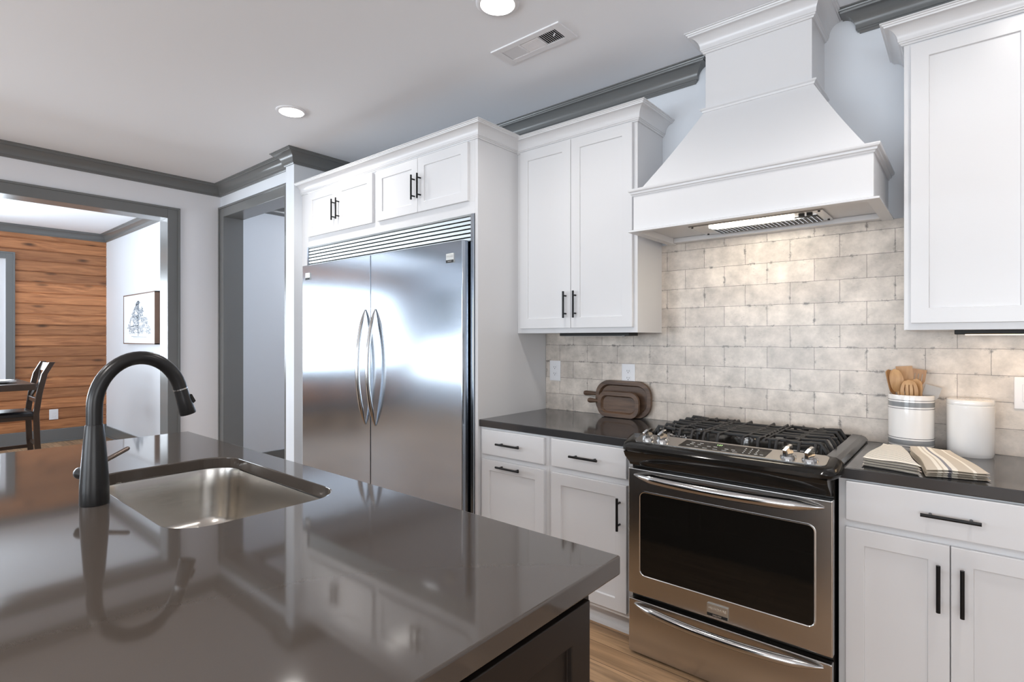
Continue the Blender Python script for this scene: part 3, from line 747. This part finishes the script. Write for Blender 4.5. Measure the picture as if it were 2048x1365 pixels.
# cast grates
ZG = .962
def bar(mb, pts, wv=.0052): mb.tube(pts, wv, 6, flat=1.25, up=(0, 0, 1))
def grate(x0, x1, side, label):
    mb = MB(); ys = (2.255, 2.735); cxm = (x0+x1)/2
    if side:
        xo, xi = (x0, x1) if side < 0 else (x1, x0); s = -side    # s points from outer side inwards
        for k, y in enumerate((2.29, 2.375, 2.46, 2.525, 2.605, 2.69)):
            L = .10 if k in (0, 5) else .125
            bar(mb, [(xo, y, .929), (xo+s*.006, y, .942), (xo+s*.022, y, ZG+.006), (xo+s*.05, y, ZG+.004), (xo+s*L, y, ZG)], .0056)
        for y in (2.30, 2.415, 2.575, 2.70): bar(mb, [(xi, y, ZG), (xi+(-s)*.11, y+(.02 if y < 2.48 else -.02), ZG)])
        for by in (2.35, 2.62):
            for a0, a1 in ((20, 160), (200, 340)):
                bar(mb, [(cxm+.052*math.cos(math.radians(a0+(a1-a0)*k/8)), by+.05*math.sin(math.radians(a0+(a1-a0)*k/8)), ZG) for k in range(9)], .005)
        for y0, dy in ((ys[0], 1), (ys[1], -1)):
            for x in (x0+.05, cxm+.02, x1-.035):
                bar(mb, [(x, y0, .929), (x, y0+dy*.004, .945), (x, y0+dy*.018, ZG+.002), (x, y0+dy*.06, ZG)])
        bar(mb, [(xi-s*.004, ys[0]+.012, ZG), (xi-s*.004, ys[1]-.012, ZG)]); bar(mb, [(cxm, 2.30, ZG), (cxm, 2.67, ZG)], .005)
        bar(mb, [(x0+.02, 2.485, ZG), (x1, 2.485, ZG)])
    else:
        for y in (2.33, 2.40, 2.445, 2.485, 2.525, 2.57, 2.64): bar(mb, [(x0, y, ZG), (x1, y, ZG)], .0052)
        for x in (x0+.012, x0+.07, x1-.07, x1-.012):
            bar(mb, [(x, ys[0], .929), (x, ys[0]+.004, .945), (x, ys[0]+.018, ZG+.002), (x, ys[0]+.08, ZG), (x, ys[1]-.08, ZG), (x, ys[1]-.018, ZG+.002), (x, ys[1]-.004, .945), (x, ys[1], .929)])
        for sgn in (-1, 1):
            bar(mb, [(cxm+.07*math.cos(a), 2.485+sgn*.05*math.sin(a)+sgn*.03, ZG) for a in [PI*k/10 for k in range(11)]], .005)
    for x in (x0+.02, x1-.02):
        for y in (2.29, 2.70): mb.cyl((x, y, .925), (x, y, ZG), .006, n=8)
    o = mb.build('grate', M['iron'], r, smooth=40); return o
grate(-1.09, -.872, -1, ''); grate(-.868, -.628, 0, ''); grate(-.624, -.405, 1, '')

# ------------------------------------------------------------------ island, sink, faucet
IX0, IX1, IY0, IY1 = -2.885, -.5505, -.22, 1.0
i = thing('kitchen_island', 'dark espresso panelled island base under the taupe worktop', 'kitchen island', (-1.72, .36, 0))
bd = MB().box(-2.84, -.572, -.02, .913, .10, .45).box(-2.84, -2.26, -.02, .913, .45, .8735).box(-1.30, -.572, -.02, .913, .45, .8735).box(-2.26, -1.30, -.02, .40, .45, .8735).box(-2.26, -1.30, .895, .913, .45, .8735)
bd.build('body', M['espresso'], i, bevel=.002)
B(-2.78, -.62, .04, .85, 0, .10).build('toe_kick', M['darkgap'], i)
MB().shaker(lambda a, hh, dd: (-.572+dd, a, hh), .06, .888, .125, .862, th=.018, st=.062, rec=.010).build('end_panel', M['espresso'], i, bevel=.0015)
for a0, a1 in ((-2.82, -2.09), (-2.08, -1.35), (-1.34, -.60)):
    MB().shaker(lambda a, hh, dd: (a, .913+dd, hh), a0, a1, .125, .86, th=.018, st=.06).build('door', M['espresso'], i, bevel=.0015)
# worktop with the sink cut-out
SX0, SX1, SY0, SY1 = -2.18, -1.388, .452, .892
hole = rrect(SX0, SX1, SY0, SY1, .10, 10)
mb = MB(); bm = mb.bm
out = [(IX0, IY0), (IX1, IY0), (IX1, IY1), (IX0, IY1)]
def ring(pts, z):
    v = [bm.verts.new((x, y, z)) for x, y in pts]; ed = [bm.edges.new((v[k], v[(k+1) % len(v)])) for k in range(len(v))]; return v, ed
for z in (.914, .874):
    vo, eo = ring(out, z); vh, eh = ring(hole, z)
    bmesh.ops.triangle_fill(bm, use_beauty=True, use_dissolve=False, edges=eo+eh)
    if z > .9: t0, t1 = vo, vh
    else:
        for A, Bv in ((t0, vo), (t1, vh)):
            for k in range(len(A)): j = (k+1) % len(A); bm.faces.new((A[k], A[j], Bv[j], Bv[k]))
o = mb.build('island_worktop', M['island_top'], bevel=.004, seg=3, loc=(-1.72, .36, .874))
tag(o, 'large taupe stone island worktop with undermount sink cut-out', 'worktop')
def sinkloop(off, z, r): return [(x, y, z) for x, y in rrect(SX0-off, SX1+off, SY0-off, SY1+off, r, 10)]
sk = MB(); lp = [sinkloop(.03, .874-.0005, .12), sinkloop(.004, .8735, .104), sinkloop(.002, .866, .102), sinkloop(-.004, .80, .10), sinkloop(-.012, .70, .095), sinkloop(-.022, .674, .088), sinkloop(-.045, .661, .07), sinkloop(-.10, .656, .05)]
sk.loft(lp, cap0=False)
sk_o = sk.build('sink', M['sinksteel'], smooth=50, loc=(-1.784, .672, .656)); tag(sk_o, 'brushed steel undermount sink bowl set in the island worktop', 'sink')
md = sk_o.modifiers.new('shell', 'SOLIDIFY'); md.thickness = .0015; md.offset = -1
MB().lathe([(.045, 0), (.045, .002), (.036, .003), (.02, .0005)], (-1.784, .60, .6565), 28).build('drain', M['chrome'], sk_o, smooth=40)
fx, fy = -1.806, .396
fa = thing('faucet', 'tall dark bronze gooseneck pull-down faucet beside the island sink', 'faucet', (fx, fy, .914))
MB().lathe([(.033, 0), (.0335, .004), (.033, .05), (.030, .10), (.025, .17), (.0212, .211), (.0205, .2145)], (fx, fy, .914), 32).build('body', M['bronze'], fa, smooth=40)
path = [(fx, fy, 1.1285), (fx, fy, 1.15)]
a_, b_, cz = .1064, .133, 1.173
for k in range(0, 25):
    t = PI - (PI-math.radians(16))*k/24
    path.append((fx, fy+a_+a_*math.cos(t), cz+b_*math.sin(t)))
MB().tube(path, .0188, 20, up=(1, 0, 0)).build('spout', M['bronze'], fa, smooth=50)
p0 = Vector(path[-1]); dr = Vector((0, .021, -.078)).normalized()
MB().tube([p0-dr*.002, p0+dr*.0015], .0193, 20, up=(1, 0, 0)).build('collar', M['chrome'], fa, smooth=40)
hd = MB().tube([p0+dr*.002, p0+dr*.03, p0+dr*.075, p0+dr*.079], [.0187, .0195, .0228, .0215], 20, up=(1, 0, 0)).build('spray_head', M['bronze'], fa, smooth=40)
nv = Vector((0, .078, .021)).normalized()
bt = MB(); c0 = p0+dr*.022+nv*.0175
bt.loft([[c0+Vector((sx*.007, 0, 0))+dr*a+nv*bv for sx in (-1, 1) for a, bv in (((0, 0), (.03, .003)) if sx < 0 else ((.03, .003), (0, 0)))],
         [c0+Vector((sx*.0055, 0, 0))+dr*a+nv*bv for sx in (-1, 1) for a, bv in (((.002, .007), (.026, .012)) if sx < 0 else ((.026, .012), (.002, .007)))]])
bt.build('spray_button', M['enamel'], hd, bevel=.001)
hubd = Vector((-.052, -.026, 0)).normalized(); hc = Vector((fx, fy, .995))
MB().tube([hc, hc+hubd*.048, hc+hubd*.056, hc+hubd*.06], [.0165, .0165, .0145, .009], 20).build('valve_hub', M['bronze'], fa, smooth=40)
l0 = hc+hubd*.045
MB().tube([l0, l0+Vector((-.012, .03, .010)), l0+Vector((-.045, .118, .043)), l0+Vector((-.0465, .122, .0445))], [.0075, .0068, .0062, .004], 14).build('lever', M['lever'], fa, smooth=50)

# ------------------------------------------------------------------ things on the back counter
def board(name_label, x0, x1, z0, z1, y, th, hx, hz, rad, lean):
    o = thing('serving_board', name_label, 'serving board', ((x0+x1)/2, y, z0), 'walnut serving boards')
    def P(x, z, d): return (x, y - d + (z-z0)*lean, z)
    outer = rrect(x0, x1, z0, z1, rad, 9); ri = .024
    inn = rrect(x0+ri, x1-ri, z0+ri, z1-ri, rad-ri*.8, 9); inn2 = rrect(x0+ri+.008, x1-ri-.008, z0+ri+.008, z1-ri-.008, rad-ri*.8-.005, 9)
    body = MB().loft([[P(a, b, 0) for a, b in rrect(x0+.01, x1-.01, z0+.01, z1-.01, rad-.01, 9)], [P(a, b, th*.5) for a, b in outer], [P(a, b, th) for a, b in rrect(x0+.003, x1-.003, z0+.003, z1-.003, rad-.003, 9)], [P(a, b, th) for a, b in inn], [P(a, b, th*.4) for a, b in inn2]])
    body.build('tray', M['walnut'], o, smooth=35)
    MB().tube([P(x0+.012, hz, th*.5), P(x0-.02, hz, th*.5), P(hx+.012, hz, th*.5), P(hx, hz, th*.5)], [.0105, .0105, .0150, .0115], 14).build('handle', M['walnut'], o, smooth=40)
board('larger dark walnut handled serving board leaning on the tiles behind the smaller one', -1.688, -1.334, .9145, 1.121, 2.785, .028, -1.771, 1.036, .085, .045)
board('smaller dark walnut handled serving board leaning in front of the larger one', -1.650, -1.386, .9145, 1.062, 2.742, .026, -1.716, 1.000, .056, .045)

CR = (-.184, 2.722, .914)
k = thing('utensil_crock', 'round white ceramic crock with grey bands, full of wooden utensils', 'crock', CR)
SXo = SYo = .0765
MB().lathe([(.955, 0), (.985, .004), (.99, .03), (1, .21), (.995, .218), (.97, .2215), (.935, .218), (.93, .20), (.92, .012), (.5, .01)], CR, 56, SXo, SYo).build('body', M['ceramic'], k, smooth=40)
for z in (.185, .035):
    MB().lathe([(.99, -.0095), (1.006, -.0095), (1.007, .0095), (.99, .0095)], (CR[0], CR[1], CR[2]+z), 56, SXo, SYo).build('band', M['ceramic_grey'], k, smooth=30)
    for dz in (-.0165, .0165):
        MB().lathe([(.99, -.001), (1.005, -.001), (1.005, .001), (.99, .001)], (CR[0], CR[1], CR[2]+z+dz), 56, SXo, SYo).build('pinstripe', M['ceramic_line'], k, smooth=30)
CN = (-.001, 2.728, .914)
k = thing('canister', 'plain round white ceramic canister with fitted lid, right of the crock', 'canister', CN)
MB().lathe([(.93, 0), (.955, .004), (.975, .012), (.985, .014), (1, .185), (1, .192), (.97, .194)], CN, 56, .0725, .0725).build('body', M['ceramic'], k, smooth=40)
MB().lathe([(.97, .1935), (.995, .195), (1.003, .199), (1.0, .208), (.975, .213), (.9, .2145), (.4, .2135)], CN, 56, .0725, .0725).build('lid', M['ceramic'], k, smooth=30)

def utensil(name, label, foot, tip, kind, mat, wdt, length, slots=0, yaw=0):
    """handle from the crock bottom to a flat head ending at tip"""
    foot, tip = Vector(foot), Vector(tip); d = (tip-foot).normalized(); neck = tip-d*length
    wv = Vector((math.cos(yaw), math.sin(yaw), 0)); wv = (wv-d*wv.dot(d)).normalized(); nv = d.cross(wv).normalized()
    mb = MB().tube([foot, foot+(neck-foot)*.5, neck+d*.012], [.0062, .0055, .0058], 10)
    def outline(t):
        if kind == 'spoon': return wdt*1.12/2*math.sqrt(max(0, 1-(2*t-1)**2))**.8
        return wdt*1.08/2*min(1, .25+t*1.5)
    n = 14; th = .0028
    def strip(lo, hi):     # lo/hi: lateral fractions -1..1
        loops = []
        for k2 in range(n+1):
            t = k2/n; hw = max(outline(t), .001); c = neck+d*length*t
            bend = nv*(-.010*(1-(2*t-1)**2) if kind == 'spoon' else 0)
            a, b = c+wv*hw*lo+bend, c+wv*hw*hi+bend
            loops.append([a-nv*th, b-nv*th, b+nv*th, a+nv*th])
        mb.loft(loops)
    if slots == 0: strip(-1, 1)
    else:
        e = [-1+2*q/(slots+1) for q in range(slots+2)]; gp = .07
        for q in range(slots+1): strip(e[q]+(gp if q else 0), e[q+1]-(gp if q < slots else 0))
        # closing bridges at both ends of the slots
        for t0, t1 in ((0.0, .36), (.80, 1.0)):
            loops = []
            for k2 in range(5):
                t = t0+(t1-t0)*k2/4; hw = max(outline(t), .001); c = neck+d*length*t
                bend = nv*(-.010*(1-(2*t-1)**2) if kind == 'spoon' else 0)
                a, b = c-wv*hw+bend, c+wv*hw+bend
                loops.append([a-nv*th*.95, b-nv*th*.95, b+nv*th*.95, a+nv*th*.95])
            mb.loft(loops)
    o = mb.build(name, mat, smooth=40, loc=foot); return tag(o, label, 'utensil', 'utensils in the crock')
bz = .930
utensil('wooden_spoon', 'dark-edged wooden spoon leaning furthest left in the crock', (-.20, 2.73, bz), (-.262, 2.735, 1.232), 'spoon', M['bamboo_dark'], .045, .10, 0, .9)
utensil('wooden_spoon', 'round-headed pale wooden spoon in front left of the crock', (-.19, 2.71, bz), (-.238, 2.70, 1.237), 'spoon', M['bamboo'], .042, .098, 0, .2)
utensil('wooden_turner', 'tallest broad unslotted wooden turner at the back of the crock', (-.185, 2.745, bz), (-.210, 2.755, 1.247), 'flat', M['bamboo'], .052, .10, 0, 0)
utensil('slotted_turner', 'square-ended slotted wooden turner tilted right in the crock', (-.20, 2.745, bz), (-.158, 2.755, 1.236), 'flat', M['bamboo_dark'], .045, .09, 3, 0)
utensil('slotted_spoon', 'slotted wooden spoon at the front of the crock', (-.18, 2.70, bz), (-.188, 2.685, 1.196), 'spoon', M['bamboo'], .052, .095, 3, 0)
utensil('wooden_spoon', 'plain wooden spoon right behind the slotted spoon', (-.185, 2.72, bz), (-.164, 2.71, 1.200), 'spoon', M['bamboo'], .046, .10, 0, -.3)
utensil('silicone_spatula', 'grey silicone spatula leaning right at the crock rim', (-.18, 2.72, bz), (-.112, 2.735, 1.172), 'flat', M['silicone'], .05, .08, 0, .2)

def towel(label, c, layers, th, mat, seed, group, stripe_w=1):
    """stack of cloth layers over the quad c = front-left, front-right, back-right, back-left"""
    rnd = random.Random(seed); mb = MB(); bm = mb.bm; uvl = bm.loops.layers.uv.new('UVMap')
    c = [Vector((x, y, 0)) for x, y in c]; nu, nv_ = 22, 22; zb = .9145
    phs = [rnd.random()*6 for _ in range(6)]
    for L in range(layers):
        j = [Vector(((rnd.random()-.5)*.006, (rnd.random()-.5)*.007, 0)) for _ in range(4)] if L < layers-1 else [Vector((0, 0, 0))]*4
        cc = [a+b for a, b in zip(c, j)]; z0 = zb+L*th
        grid = {}
        for side in (0, 1):
            for u in range(nu+1):
                for v in range(nv_+1):
                    s_, t_ = u/nu, v/nv_
                    p = (cc[0]*(1-s_)+cc[1]*s_)*(1-t_)+(cc[3]*(1-s_)+cc[2]*s_)*t_
                    e = min(s_, 1-s_, t_, 1-t_); rd = min(1, e/.022); rd = math.sqrt(max(0, 1-(1-rd)**2))
                    wv = .0016*math.sin(6*s_+phs[0]+L*.7)+.0014*math.sin(9*t_+phs[1])*(1-s_)
                    z = z0+th*.5+(th*.51*rd if side else -th*.51*rd)+(wv+.0016)*(L/(layers-1) if layers > 1 else 1)
                    p.x += .003*math.sin(8*t_+phs[2])*(1 if s_ in (0, 1) else .6); p.y += .003*math.sin(7*s_+phs[3])
                    grid[side, u, v] = bm.verts.new((p.x, p.y, z))
            for u in range(nu):
                for v in range(nv_):
                    q = [grid[side, u, v], grid[side, u+1, v], grid[side, u+1, v+1], grid[side, u, v+1]]
                    f_ = bm.faces.new(q if side else q[::-1])
                    for lpx, (a, b) in zip(f_.loops, [(u, v), (u+1, v), (u+1, v+1), (u, v+1)] if side else [(u, v+1), (u+1, v+1), (u+1, v), (u, v)]):
                        lpx[uvl].uv = (a/nu, b/nv_)
        bd = [(u, 0) for u in range(nu)]+[(nu, v) for v in range(nv_)]+[(u, nv_) for u in range(nu, 0, -1)]+[(0, v) for v in range(nv_, 0, -1)]
        for k in range(len(bd)):
            a, b = bd[k], bd[(k+1) % len(bd)]
            f_ = bm.faces.new((grid[0, a[0], a[1]], grid[0, b[0], b[1]], grid[1, b[0], b[1]], grid[1, a[0], a[1]]))
            for lpx, q in zip(f_.loops, (a, b, b, a)): lpx[uvl].uv = (q[0]/nu, q[1]/nv_)
    ctr = sum(c, Vector())/4
    o = mb.build('tea_towel', mat, smooth=50, loc=(ctr.x, ctr.y, .9145)); return tag(o, label, 'tea towel', group)
towel('folded cream tea towel with thin dark ribs, beside the range', [(-.292, 2.240), (-.122, 2.196), (-.200, 2.56), (-.262, 2.60)], 4, .0085, M['towel_rib'], 3, 'folded tea towels')
towel('folded beige tea towel with cream and slate stripes, in front of the canister', [(-.104, 2.196), (.050, 2.25), (-.060, 2.63), (-.182, 2.625)], 4, .007, M['towel_stripe'], 5, 'folded tea towels')

# ------------------------------------------------------------------ outlets and switch
def plate(name, label, cat, x0, x1, z0, z1, y, kind, group=None):
    o = thing(name, label, cat, ((x0+x1)/2, y, (z0+z1)/2), group)
    B(x0, x1, y-.006, y+.0005, z0, z1).build('cover_plate', M['plastic'], o, bevel=.002)
    xm, zm = (x0+x1)/2, (z0+z1)/2
    if kind == 'outlet':
        for dz in (.02, -.02):
            rc = MB(); q = rrect(xm-.017, xm+.017, zm+dz-.0145, zm+dz+.0145, .010, 5)
            rcp = rc.loft([[(a, y-.005, b) for a, b in q], [(a, y-.0078, b) for a, b in q]]).build('receptacle', M['plastic'], o)
            s = MB().box(xm-.0075, xm-.0055, y-.0082, y-.0075, zm+dz-.001, zm+dz+.008).box(xm+.0055, xm+.0075, y-.0082, y-.0075, zm+dz-.001, zm+dz+.007)
            s.cyl((xm, y-.0075, zm+dz-.007), (xm, y-.0082, zm+dz-.007), .0025, n=8).build('slot', M['darkgap'], rcp)
    else:
        B(xm-.017, xm+.017, y-.009, y-.005, zm-.033, zm+.033).build('rocker', M['plastic'], o, bevel=.002)
    return o
plate('wall_outlet', 'white duplex outlet on the tiles next to the refrigerator panel', 'outlet', -2.044, -1.963, 1.096, 1.222, 2.803, 'outlet', 'outlets on the backsplash')
plate('wall_outlet', 'white duplex outlet on the tiles above the serving boards', 'outlet', -1.533, -1.450, 1.092, 1.216, 2.803, 'outlet', 'outlets on the backsplash')
plate('light_switch', 'white rocker switch on the tiles right of the canister', 'switch', .126, .206, 1.095, 1.216, 2.803, 'switch')
o = thing('wall_outlet', 'white outlet low on the pine board wall in the dining room', 'outlet', (-9.22, 1.586, .365))
MB().box(-9.222, -9.212, 1.54, 1.632, .298, .432).build('cover_plate', M['plastic'], o, bevel=.002)
MB().box(-9.2125, -9.209, 1.568, 1.604, .37, .40).box(-9.2125, -9.209, 1.568, 1.604, .33, .36).build('receptacle', M['plastic'], o, bevel=.001)

# ------------------------------------------------------------------ ceiling lights, vent, under-cabinet lights
def can(x, y, label, power=40):
    o = thing('ceiling_light', label, 'ceiling light', (x, y, ZC), 'recessed ceiling lights')
    MB().lathe([(.092, .004), (.092, -.004), (.086, -.008), (.074, -.008), (.072, .004)], (x, y, ZC), 40).build('trim_ring', M['plastic'], o, smooth=40)
    MB().lathe([(.0735, .003), (.0735, -.0055), (.04, -.007), (.01, -.0072)], (x, y, ZC), 40).build('lens', M['lamp_can'], o, smooth=40)
    l = bpy.data.lights.new('can_lamp', 'SPOT'); l.energy = power; l.color = (1, .955, .915); l.spot_size = math.radians(150); l.spot_blend = .8; l.shadow_soft_size = .07
    lo = bpy.data.objects.new('can_lamp', l); COL.objects.link(lo); lo.location = (x, y, ZC-.02)
can(-3.286, 1.733, 'round recessed ceiling light above the island, left of the vent')
can(-1.552, 1.745, 'round recessed ceiling light at the top edge, nearest the vent', 24)
def hidden_can(x, y, p):
    can(x, y, 'unseen round recessed ceiling light out in the room', p)
hidden_can(.18, 1.745, 40); hidden_can(-2.9, -.9, 85); hidden_can(-.9, -.9, 115)  # the last two are added out of view to light the cabinet fronts
v = thing('ceiling_vent', 'white three-section ceiling air vent above the range aisle', 'air vent', (-1.634, 2.098, ZC))
vx0, vx1, vy0, vy1 = -1.842, -1.427, 2.018, 2.176
fr = MB()
def vb(x0, x1, y0, y1, z0=-.007, z1=.001): fr.box(x0, x1, y0, y1, ZC+z0, ZC+z1)
ix0, ix1, iy0, iy1 = vx0+.045, vx1-.045, vy0+.035, vy1-.035
third = (ix1-ix0)/3
vb(vx0, ix0, vy0, vy1); vb(ix1, vx1, vy0, vy1); vb(ix0, ix1, vy0, iy0); vb(ix0, ix1, iy1, vy1)
for k in (1, 2): vb(ix0+third*k-.006, ix0+third*k+.006, iy0, iy1)
fr.build('frame', M['plastic'], v, bevel=.002)
B(ix0, ix1, iy0, iy1, ZC-.0005, ZC+.002).build('duct', M['darkgap'], v)
lv = MB()
for k in range(9):
    for sec, tilt in ((0, 1), (2, -1)):
        x = ix0+third*sec+.010+(third-.02)*k/8-tilt*.004
        wd_ = .0056 if sec == 0 else .0060
        q = [(x, -.0072), (x+tilt*wd_, -.0026), (x+tilt*wd_, -.0008), (x, -.0052)]
        lv.loft([[(a, y, ZC+b) for a, b in q] for y in (iy0, iy1)])
for k in range(7):
    y = iy0+.008+(iy1-iy0-.014)*k/6+.004
    q = [(y, -.0070), (y-.0082, -.0024), (y-.0082, -.0008), (y, -.0054)]
    lv.loft([[(x, a, ZC+b) for a, b in q] for x in (ix0+third+.006, ix0+2*third-.006)])
lv.build('louvre', M['plastic'], v)
MB().tube([(ix1-.02, iy0+.03, ZC-.004), (ix1-.024, iy0+.025, ZC-.018)], .003, 8).build('damper_lever', M['plastic'], v)

def ucl(x0, x1, y0, y1, label, warm):
    o = thing('under_cabinet_light', label, 'light fixture', ((x0+x1)/2, (y0+y1)/2, 1.392), 'lights under the upper cabinets')
    B(x0, x1, y0, y1, 1.376, 1.3918).build('housing', M['darkgap'], o, bevel=.002)
    ln_ = B(x0+.03, x1-.03, y0+.01, y1-.01, 1.3735, 1.3762).build('lens', M['lamp_warm'] if warm else M['silicone'], o)
    MB().cyl((x1-.045, y0+.012, 1.3745), (x1-.03, y0+.012, 1.3745), .005, n=10).build('knob', M['chrome_satin'], o)
ucl(-1.80, -1.36, 2.56, 2.66, 'slim black unlit light bar under the cabinet beside the hood', False)
ucl(-.045, .45, 2.56, 2.66, 'slim dark light bar glowing warm under the right upper cabinet', True)
area('cabinet_lamp', (.2, 2.61, 1.371), (0, 0, 0), .42, .06, .3, (1, .70, .42))

# ------------------------------------------------------------------ dining room things
p = thing('picture', 'framed pencil drawing of a tree on the white dining room wall', 'picture', (-7.81, 2.157, 1.61))
px0, px1, pz0, pz1 = -8.24, -7.07, 1.295, 1.905
yp = 2.157
MB().box(px0, px1, yp-.052, yp, pz0, pz0+.012).box(px0, px1, yp-.052, yp, pz1-.012, pz1).box(px0, px0+.012, yp-.052, yp, pz0, pz1).box(px1-.012, px1, yp-.052, yp, pz0, pz1).build('frame', M['frame_wood'], p)
B(px0+.012, px1-.012, yp-.048, yp-.004, pz0+.012, pz1-.012).build('canvas', M['canvas'], p)
rt = random.Random(11); dw = MB()
cxp = (px0+px1)/2; sx = (px1-px0); sz = (pz1-pz0)
def stroke(x0, z0, x1, z1, w_):
    a, b = Vector((x0, z0)), Vector((x1, z1)); d_ = (b-a)
    if d_.length < 1e-5: return
    n_ = Vector((-d_.y, d_.x)).normalized()*w_
    q = [a+n_, a-n_, b-n_*.6, b+n_*.6]
    dw.loft([[(u.x, yp-.0495, u.y) for u in q], [(u.x, yp-.047, u.y) for u in q]])
def tp(u, v_): return (px0+sx*u, pz0+sz*v_)
stroke(*tp(.49, .16), *tp(.49, .60), .008); stroke(*tp(.495, .55), *tp(.50, .80), .004)
stroke(*tp(.27, .155), *tp(.75, .14), .003); stroke(*tp(.33, .135), *tp(.62, .125), .002)
def halfw(v_):
    return .40*max(0, (.86-v_)/.62)**.8 if v_ > .24 else .40
for k_ in range(26):
    v_ = .20+.6*rt.random(); s_ = rt.choice((-1, 1)); hw = halfw(max(v_, .26))*(.5+.5*rt.random())
    u0, z0 = .49, v_; 
    for q in range(4):
        u1, z1 = u0+s_*hw/4, z0+(rt.random()-.35)*.05; stroke(*tp(u0, z0), *tp(u1, z1), .0035-.0006*q); u0, z0 = u1, z1
for k_ in range(1300):
    v_ = .20+.64*rt.random()**1.1; hw = halfw(max(v_, .26)); u_ = .49+(2*rt.random()-1)*hw
    # leave airy gaps in the crown
    if math.sin(u_*23+1.3)*math.sin(v_*19) > .45: continue
    a_2 = rt.random()*PI; L_ = .012+.02*rt.random()
    stroke(*tp(u_, v_), *tp(u_+L_*math.cos(a_2)*.6, v_+L_*math.sin(a_2)), .0034)
dw.build('drawing', M['pencil'], p)

t = thing('dining_table', 'dark wood counter-height dining table set with white plates', 'dining table', (-7.35, .25, 0))
TX0, TX1, TY0, TY1 = -7.85, -6.85, -.55, 1.05
B(TX0, TX1, TY0, TY1, .868, .928).build('tabletop', M['chairwood'], t, bevel=.004)
MB().box(TX0+.08, TX1-.08, TY0+.08, TY0+.10, .80, .868).box(TX0+.08, TX1-.08, TY1-.32, TY1-.30, .80, .868).box(TX0+.08, TX0+.10, TY0+.10, TY1-.32, .80, .868).box(TX1-.10, TX1-.08, TY0+.10, TY1-.32, .80, .868).build('apron', M['chairwood'], t)
for x in (TX0+.12, TX1-.12):
    for y in (TY0+.12, TY1-.34): B(x-.045, x+.045, y-.045, y+.045, 0, .868).build('leg', M['chairwood'], t, bevel=.004)
def plate_(c, rad, lab):
    o = MB().lathe([(rad*.55, 0), (rad*.6, .004), (rad, .016), (rad*1.0, .019), (rad*.62, .008), (rad*.3, .007)], c, 40).build('plate', M['ceramic'], smooth=40, loc=c)
    tag(o, lab, 'plate', 'plates on the dining table')
plate_((-7.18, .80, .9285), .150, 'lower and wider of two stacked white plates on the dining table')
plate_((-7.20, .80, .9385), .138, 'upper and smaller of two stacked white plates on the dining table')
c = thing('dining_chair', 'dark wood X-back counter chair with black seat at the table end', 'chair', (-7.41, .90, 0))
xn, xf = -7.20, -7.62
for x in (xn, xf):
    pth = [(x, 1.135, 0), (x, 1.11, .30), (x, 1.10, .60), (x, 1.125, .80), (x, 1.165, 1.0), (x, 1.225, 1.12)]
    mb = MB(); w2, d2 = .018, .024
    mb.loft([[(px_-w2, py_-d2, pz_), (px_+w2, py_-d2, pz_), (px_+w2, py_+d2, pz_), (px_-w2, py_+d2, pz_)] for px_, py_, pz_ in pth])
    mb.build('rear_leg', M['chairwood'], c, bevel=.003)
    B(x-.02, x+.02, .66, .70, 0, .58).build('front_leg', M['chairwood'], c, bevel=.003)
MB().loft([[(xn-.018, 1.185, 1.03), (xf+.018, 1.185, 1.03), (xf+.018, 1.21, 1.03), (xn-.018, 1.21, 1.03)], [(xn-.018, 1.212, 1.112), (xf+.018, 1.212, 1.112), (xf+.018, 1.232, 1.112), (xn-.018, 1.232, 1.112)]]).build('top_rail', M['chairwood'], c, bevel=.003)
B(xf+.018, xn-.018, 1.10, 1.125, .715, .76).build('lower_back_rail', M['chairwood'], c, bevel=.003)
def slat(p, q):
    p, q = Vector(p), Vector(q); d_ = (q-p).normalized(); n_ = d_.cross(Vector((0, 1, 0))).normalized()*.018; o_ = Vector((0, .009, 0))
    return MB().loft([[p-n_-o_, p+n_-o_, p+n_+o_, p-n_+o_], [q-n_-o_, q+n_-o_, q+n_+o_, q-n_+o_]])
slat((xf+.02, 1.118, .75), (xn-.02, 1.195, 1.04)).build('cross_slat', M['chairwood'], c)
slat((xn-.02, 1.118, .75), (xf+.02, 1.195, 1.04)).build('cross_slat', M['chairwood'], c)
MB().box(xf, xn, .67, 1.09, .545, .585).build('seat_frame', M['chairwood'], c, bevel=.003)
mb = MB(); lo = rrect(xf-.015, xn+.015, .64, 1.10, .03)
mb.loft([[(x, y, .585) for x, y in lo], [(x, y, .612) for x, y in lo], [(x, y, .628) for x, y in rrect(xf+.005, xn-.005, .66, 1.08, .03)], [(x, y, .634) for x, y in rrect(xf+.06, xn-.06, .72, 1.02, .03)]]).build('seat', M['leather'], c, smooth=50)
for x in (xn, xf): B(x-.012, x+.012, .70, 1.10, .21, .245).build('stretcher', M['chairwood'], c)
B(xf+.02, xn-.02, .67, .69, .27, .30).build('stretcher', M['chairwood'], c); B(xf+.018, xn-.018, 1.11, 1.13, .27, .30).build('stretcher', M['chairwood'], c)
# unseen fill lamp added in the hall beyond the pantry opening
l = bpy.data.lights.new('hall_fill', 'POINT'); l.energy = 14; l.color = (.9, .94, 1); l.shadow_soft_size = .15
lo = bpy.data.objects.new('hall_fill', l); COL.objects.link(lo); lo.location = (-4.6, 3.6, 2.4)
